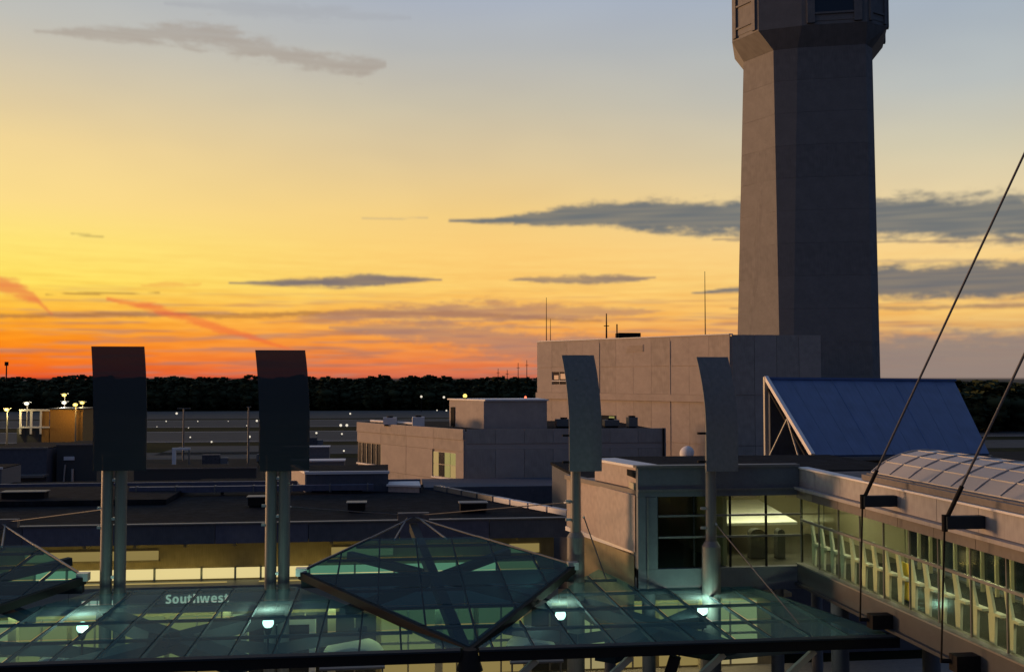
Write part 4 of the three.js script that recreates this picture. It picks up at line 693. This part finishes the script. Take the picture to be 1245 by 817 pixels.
// ---------------------------------------------------------------- canopy: masts with panels
function finGeometry(cx, w, y0, y1, z, bendX, bendZ) { // a sheet curved back at its top, 5 cm thick
  const n = 16, pos = [], P = (i, sx, th) => { const f = i / n, k = Math.max(0, (f - 0.35) / 0.65) ** 2; return V(cx + sx * w / 2 + bendX * k, y0 + (y1 - y0) * f, z + th + bendZ * k); };
  const q = (a, b, c, d) => { for (const v of [a, b, c, a, c, d]) pos.push(...v.toArray()); };
  for (let i = 0; i < n; i++) { q(P(i, -1, 0.03), P(i, 1, 0.03), P(i + 1, 1, 0.03), P(i + 1, -1, 0.03)); q(P(i, 1, -0.03), P(i, -1, -0.03), P(i + 1, -1, -0.03), P(i + 1, 1, -0.03)); q(P(i, 1, 0.03), P(i, 1, -0.03), P(i + 1, 1, -0.03), P(i + 1, 1, 0.03)); q(P(i, -1, -0.03), P(i, -1, 0.03), P(i + 1, -1, 0.03), P(i + 1, -1, -0.03)); }
  q(P(0, -1, -0.03), P(0, 1, -0.03), P(0, 1, 0.03), P(0, -1, 0.03)); q(P(n, -1, 0.03), P(n, 1, 0.03), P(n, 1, -0.03), P(n, -1, -0.03));
  const g = new THREE.BufferGeometry(); g.setAttribute('position', new THREE.Float32BufferAttribute(pos, 3)); g.computeVertexNormals(); return uvm(g);
}
function mast(label, x, z, twin, y0, y1, w) {
  const t = thing('canopy_mast', label, 'mast', [x, 0, z]);
  const offs = twin ? [-0.31, 0.31] : [0];
  for (const o of offs) { const p = part('pole', rod(V(x + o, 0, z), V(x + o, twin ? y0 + 0.7 : y1 - 1.2, z), twin ? 0.28 : 0.29, twin ? 0.27 : 0.24, 16), M.greySteel, t); if (!twin) part('sleeve', rod(V(x, 0, z), V(x, 12.2, z), 0.43, 0.43, 18), M.greySteel, p); }
  if (!twin) part('sleeve_cone', rod(V(x, 12.2, z), V(x, 12.45, z), 0.43, 0.28, 18), M.greySteel, t); else for (const y of [10.7, 13.4, 15.2]) part('tie_plate', bx(x - 0.36, x + 0.36, y, y + 0.12, z - 0.12, z + 0.12), M.galvanised, t);
  const fin = part('panel', finGeometry(x + (twin ? 0.32 : 0.42), w, y0, y1, z + 0.42, -0.28, -0.5), twin ? M.finMesh : M.finPlate, t);
  for (const s of [-1, 1]) { const e = x + (twin ? 0.32 : 0.42) + s * (w / 2 - 0.05); part('edge_rail', rod(V(e, y0, z + 0.34), V(e, y0 + (y1 - y0) * 0.42, z + 0.34), 0.04, 0.04, 6), M.galvanised, fin); }
  for (const y of twin ? [y0 + 0.3] : [y0 + 0.4, y0 + 1.7]) part('panel_clip', bx(x - 0.7, x + 0.75, y, y + 0.1, z + 0.2, z + 0.38), M.darkSteel, t);
  for (const y of [13.0, 13.9]) part('cable_lug', bx(x - (twin ? 0.75 : 0.5), x - 0.2, y, y + 0.12, z - 0.05, z + 0.05), M.galvanised, t);
  // raking arms under the glass
  for (const [dx, dz, dy] of [[-4.2, 7, 0], [4.2, 7, 0]]) part('raking_arm', bar(V(x, 7.2, z), V(x + dx, 9.55 + dy, z + dz), 0.42, 0.5), M.canopySteel, t);
  return t;
}
mast('twin pole mast with dark see-through panel at the left tilted roof corner', -12.6, -50, true, 15.72, 21.5, 2.4);
mast('twin pole mast with dark see-through panel between the sign and middle roof', -5.1, -50, true, 15.62, 21.35, 2.35);
mast('single pole mast with grey curved panel beside the pink wall', 9.3, -50, false, 15.45, 21.15, 1.62);
mast('single pole mast with grey curved panel before the link glazing', 15.05, -46.5, false, 15.7, 21.0, 1.52);

// ---------------------------------------------------------------- canopy glass
function clip(poly, nx, nz, d) { const out = []; for (let i = 0; i < poly.length; i++) { const a = poly[i], b = poly[(i + 1) % poly.length], da = a[0] * nx + a[1] * nz - d, db = b[0] * nx + b[1] * nz - d; if (da <= 0) out.push(a); if (da * db < 0) { const f = da / (da - db); out.push([a[0] + (b[0] - a[0]) * f, a[1] + (b[1] - a[1]) * f]); } } return out; }
function clipTo(cell, poly) { // poly counter-clockwise in (x, z)
  let c = cell; for (let i = 0; i < poly.length && c.length; i++) { const a = poly[i], b = poly[(i + 1) % poly.length], nx = b[1] - a[1], nz = -(b[0] - a[0]); c = clip(c, nx, nz, a[0] * nx + a[1] * nz); } return c;
}
function area(p) { let s = 0; for (let i = 0; i < p.length; i++) { const a = p[i], b = p[(i + 1) % p.length]; s += a[0] * b[1] - b[0] * a[1]; } return s / 2; }
function glassRoof(label, poly, yAt, glass, dx, dzs, xOff, group) {
  if (area(poly) < 0) poly = poly.slice().reverse();
  const cxm = poly.reduce((s, p) => s + p[0], 0) / poly.length, czm = poly.reduce((s, p) => s + p[1], 0) / poly.length;
  const t = thing('glass_canopy', label, 'canopy', [cxm, 9, czm], group);
  const xs = poly.map((p) => p[0]), zs = poly.map((p) => p[1]), x0 = Math.min(...xs), x1 = Math.max(...xs), zA = Math.min(...zs), zB = Math.max(...zs), g0 = 0.03;
  const rr = rng(Math.round(Math.abs(cxm * 100)));
  for (let x = Math.floor((x0 - xOff) / dx) * dx + xOff; x < x1; x += dx) for (let z = zB; z > zA; z -= dzs) {
    const c = clipTo([[x + g0, z - dzs + g0], [x + dx - g0, z - dzs + g0], [x + dx - g0, z - g0], [x + g0, z - g0]], poly);
    if (c.length < 3 || Math.abs(area(c)) < 0.05) continue;
    const tilt = (rr() - 0.5) * 0.012, tl2 = (rr() - 0.5) * 0.012, pos = [], mx = c.reduce((s, p) => s + p[0], 0) / c.length, mz = c.reduce((s, p) => s + p[1], 0) / c.length;
    const P = (p) => [p[0], yAt(p[0], p[1]) + 0.04 + (p[0] - mx) * tilt + (p[1] - mz) * tl2, p[1]];
    for (let i = 1; i < c.length - 1; i++) pos.push(...P(c[0]), ...P(c[i + 1]), ...P(c[i]));
    const g = new THREE.BufferGeometry(); g.setAttribute('position', new THREE.Float32BufferAttribute(pos, 3)); g.computeVertexNormals(); part('glass_pane', uvm(g), glass, t);
  }
  const line = (a, b) => { const c = clipTo([[a[0] - 0.001, a[1]], [b[0] + 0.001, b[1]], [b[0] + 0.001, b[1] + 0.001], [a[0] - 0.001, a[1] + 0.001]], poly); if (c.length < 3) return null; const s = c.slice().sort((p, q) => (Math.abs(a[0] - b[0]) > 1 ? p[0] - q[0] : p[1] - q[1])); return [s[0], s[s.length - 1]]; };
  for (let x = Math.floor((x0 - xOff) / dx) * dx + xOff; x < x1; x += dx) { const s = line([x, zA - 1], [x, zB + 1]); if (s && Math.hypot(s[0][0] - s[1][0], s[0][1] - s[1][1]) > 0.3) part('glazing_bar', bar(V(s[0][0], yAt(...s[0]) - 0.055, s[0][1]), V(s[1][0], yAt(...s[1]) - 0.055, s[1][1]), 0.07, 0.12), M.canopySteel, t); }
  for (let z = zB - dzs; z > zA; z -= dzs) { const s = line([x0 - 1, z], [x1 + 1, z]); if (s && Math.hypot(s[0][0] - s[1][0], s[0][1] - s[1][1]) > 0.3) part('purlin', bar(V(s[0][0], yAt(...s[0]) - 0.08, s[0][1]), V(s[1][0], yAt(...s[1]) - 0.08, s[1][1]), 0.1, 0.12), M.canopySteel, t); }
  return t;
}
const flatY = () => 10.0;
{
  // low flat roofs
  const tA = glassRoof('flat low glass roof panel with the lit lettering seen through it', [[-20.2, -38.2], [2.9, -38.2], [-4.3, -50.5], [-13.4, -50.5]], flatY, canopyGlass, 1.55, 3.1, 0.6);
  part('edge_beam', bx(-20.3, 2.75, 9.62, 9.98, -38.15, -37.85), M.darkSteel, tA); part('gutter', bx(-20.3, 2.75, 9.99, 10.06, -38.2, -37.8), M.canopySteel, tA);
  part('rear_beam', bx(-13.4, -4.3, 9.8, 9.95, -50.75, -50.5), M.canopySteel, tA);
  part('cross_brace', bar(V(-12.9, 8.9, -50.2), V(-5.4, 9.2, -40), 1.0, 0.55), M.canopySteel, tA); part('cross_brace', bar(V(-5.0, 8.8, -50.2), V(-12.2, 9.1, -40), 1.0, 0.55), M.canopySteel, tA);
  const tB = glassRoof('flat low glass roof panel reaching under the link to the footbridge', [[3.4, -38.2], [19.6, -38.2], [16.2, -53.2], [11.2, -53.2], [9.6, -50.5]], flatY, canopyGlass, 1.55, 3.1, 0.9);
  part('edge_beam', bx(3.45, 19.75, 9.62, 9.98, -38.15, -37.85), M.darkSteel, tB); part('gutter', bx(3.45, 19.75, 9.99, 10.06, -38.2, -37.8), M.canopySteel, tB); part('end_beam', bar(V(19.65, 9.85, -38.2), V(16.25, 9.85, -53.2), 0.2, 0.3), M.darkSteel, tB);
  part('cross_brace', bar(V(9.6, 8.9, -50), V(13.6, 9.2, -40), 0.9, 0.5), M.canopySteel, tB); part('cross_brace', bar(V(15.0, 8.8, -48), V(8.6, 9.1, -40), 0.9, 0.5), M.canopySteel, tB);
  for (const x of [5.6, 9.2, 12.8, 16.4]) part('knee_brace', bar(V(x, 9.55, -38.1), V(x - 2.2, 7.6, -38.3), 0.22, 0.22), M.interiorTan, tB);
  part('strut', bar(V(10.9, 9.5, -38.1), V(10.3, 7.4, -38.4), 0.4, 0.4), M.darkSteel, tB);
  // tilted kite roofs
  const kite = (label, xn) => {
    const s = 0.085, yAt = (x, z) => 10.0 + (-38 - z) * s, L = [xn - 7.0, -49.2], R = [xn + 5.9, -49.2], N = [xn, -38.3], tip = -55.2;
    const apex = [xn - 1.5, -60];
    const cut = (a, b) => { const f = (tip - a[1]) / (b[1] - a[1]); return [a[0] + (b[0] - a[0]) * f, tip]; };
    const t = glassRoof(label, [N, R, cut(R, apex), cut(L, apex), L], yAt, kiteGlass, 1.9, 2.6, xn + 0.4);
    const P = (p, dy = 0) => V(p[0], yAt(...p) + dy, p[1]);
    part('valley_beam', bar(P(N, -0.15), P(L, -0.15), 0.34, 0.34), M.darkSteel, t); part('valley_beam', bar(P(N, -0.15), P(R, -0.15), 0.34, 0.34), M.darkSteel, t);
    for (const q of [L, R]) { const a = P(q, 0.03), b = P(apex, 0.1), f = cut(q, apex); part('edge_trim', bar(a, V(f[0], yAt(...f) + 0.05, f[1]), 0.08, 0.12), M.greySteel, t); part('tip_strut', rod(V(f[0], yAt(...f) + 0.05, f[1]), b, 0.05, 0.05, 8), M.greySteel, t); part('corner_fitting', bx(q[0] - 0.25, q[0] + 0.25, a.y - 0.2, a.y + 0.15, q[1] - 0.25, q[1] + 0.25), M.galvanised, t); }
    for (const dx of [-1.1, 0.7]) part('tip_strut', rod(V(apex[0] + dx * 1.6 + 0.6, yAt(0, tip) - 0.1, tip), P(apex, 0.1).add(V(dx * 0.3, 0, 0)), 0.05, 0.05, 8), M.greySteel, t);
    part('head_plate', bx(apex[0] - 0.9, apex[0] + 0.9, yAt(...apex) - 0.1, yAt(...apex) + 0.35, apex[1] - 0.2, apex[1] + 0.2), M.bridgeBrown, t);
    part('spine_beam', bar(P(N, -0.6), P(apex, -0.5), 0.45, 0.5), M.canopySteel, t);
    part('cross_beam', bar(P(L, -0.5), P(R, -0.5), 0.4, 0.45), M.canopySteel, t);
    part('tilt_brace', bar(V(xn - 5, 9.5, -47), V(xn + 3.5, 10.6, -55.5), 0.4, 0.4), M.canopySteel, t); part('tilt_brace', bar(V(xn + 4.4, 9.6, -47), V(xn - 5, 10.6, -55.5), 0.4, 0.4), M.canopySteel, t);
    // node where the beams meet, carried on a post
    const nd = part('node', rod(V(xn, 10.05, -38), V(xn, 9.3, -38), 0.26, 0.5, 14), M.darkSteel, t); part('node_post', rod(V(xn, 0, -38), V(xn, 9.3, -38), 0.3, 0.3, 14), M.darkSteel, nd);
    return t;
  };
  kite('tilted kite shaped glass roof between the second and third masts', 3.1);
  kite('tilted kite shaped glass roof left of the first mast', -19.6);
  // lamps under the glass
  const lamp = (x, z, label) => { const t = thing('canopy_lamp', label, 'lamp', [x, 9.2, z]); part('housing', rod(V(x, 9.0, z), V(x, 9.3, z), 0.1, 0.2, 10), M.darkSteel, t); part('bulb', new THREE.SphereGeometry(0.24, 12, 8).translate(x, 9.5, z), M.canopyLamp, t); part('stem', rod(V(x, 8.2, z), V(x, 9.0, z), 0.05, 0.05, 6), M.darkSteel, t); const p = new THREE.PointLight(new THREE.Color().setRGB(1, 0.98, 0.82), 15, 60, 2); p.position.set(x, 9.5, z); p.castShadow = true; p.shadow.radius = 8; scene.add(p); };
  lamp(-12.7, -45.6, 'glaring uplight under the flat glass beside the left mast'); lamp(-5.0, -45.5, 'glaring uplight under the flat glass beside the second mast'); lamp(7.75, -45.4, 'greenish uplight under the flat glass near the pink wall mast'); lamp(14.3, -45.5, 'glaring uplight under the flat glass before the link glazing');
  // thin cables tying the masts to the tilted roofs
  const cab = (label, a, b) => { const t = thing('tie_cable', label, 'cable', a.toArray()); part('wire', rod(a, b, 0.03, 0.03, 6), M.cable, t); part('end_socket', rod(a, a.clone().lerp(b, 0.03), 0.06, 0.05, 6), M.galvanised, t); };
  cab('thin cable from the second mast to the middle roof tip', V(-4.7, 13.9, -50), V(1.2, 12.1, -59.8)); cab('thin cable from the pink wall mast to the middle roof tip', V(9.0, 13.9, -50), V(2.0, 12.1, -59.8)); cab('thin cable from the left mast to the left roof tip', V(-13.0, 13.9, -50), V(-20.6, 12.1, -59.8)); cab('thin cable from the link mast down to the flat glass', V(15.2, 13.3, -46.4), V(16.6, 10.1, -40)); cab('thin cable hanging beside the pink wall mast', V(9.7, 13.2, -50), V(10.6, 10.3, -49));
}

renderer.render(scene, camera);
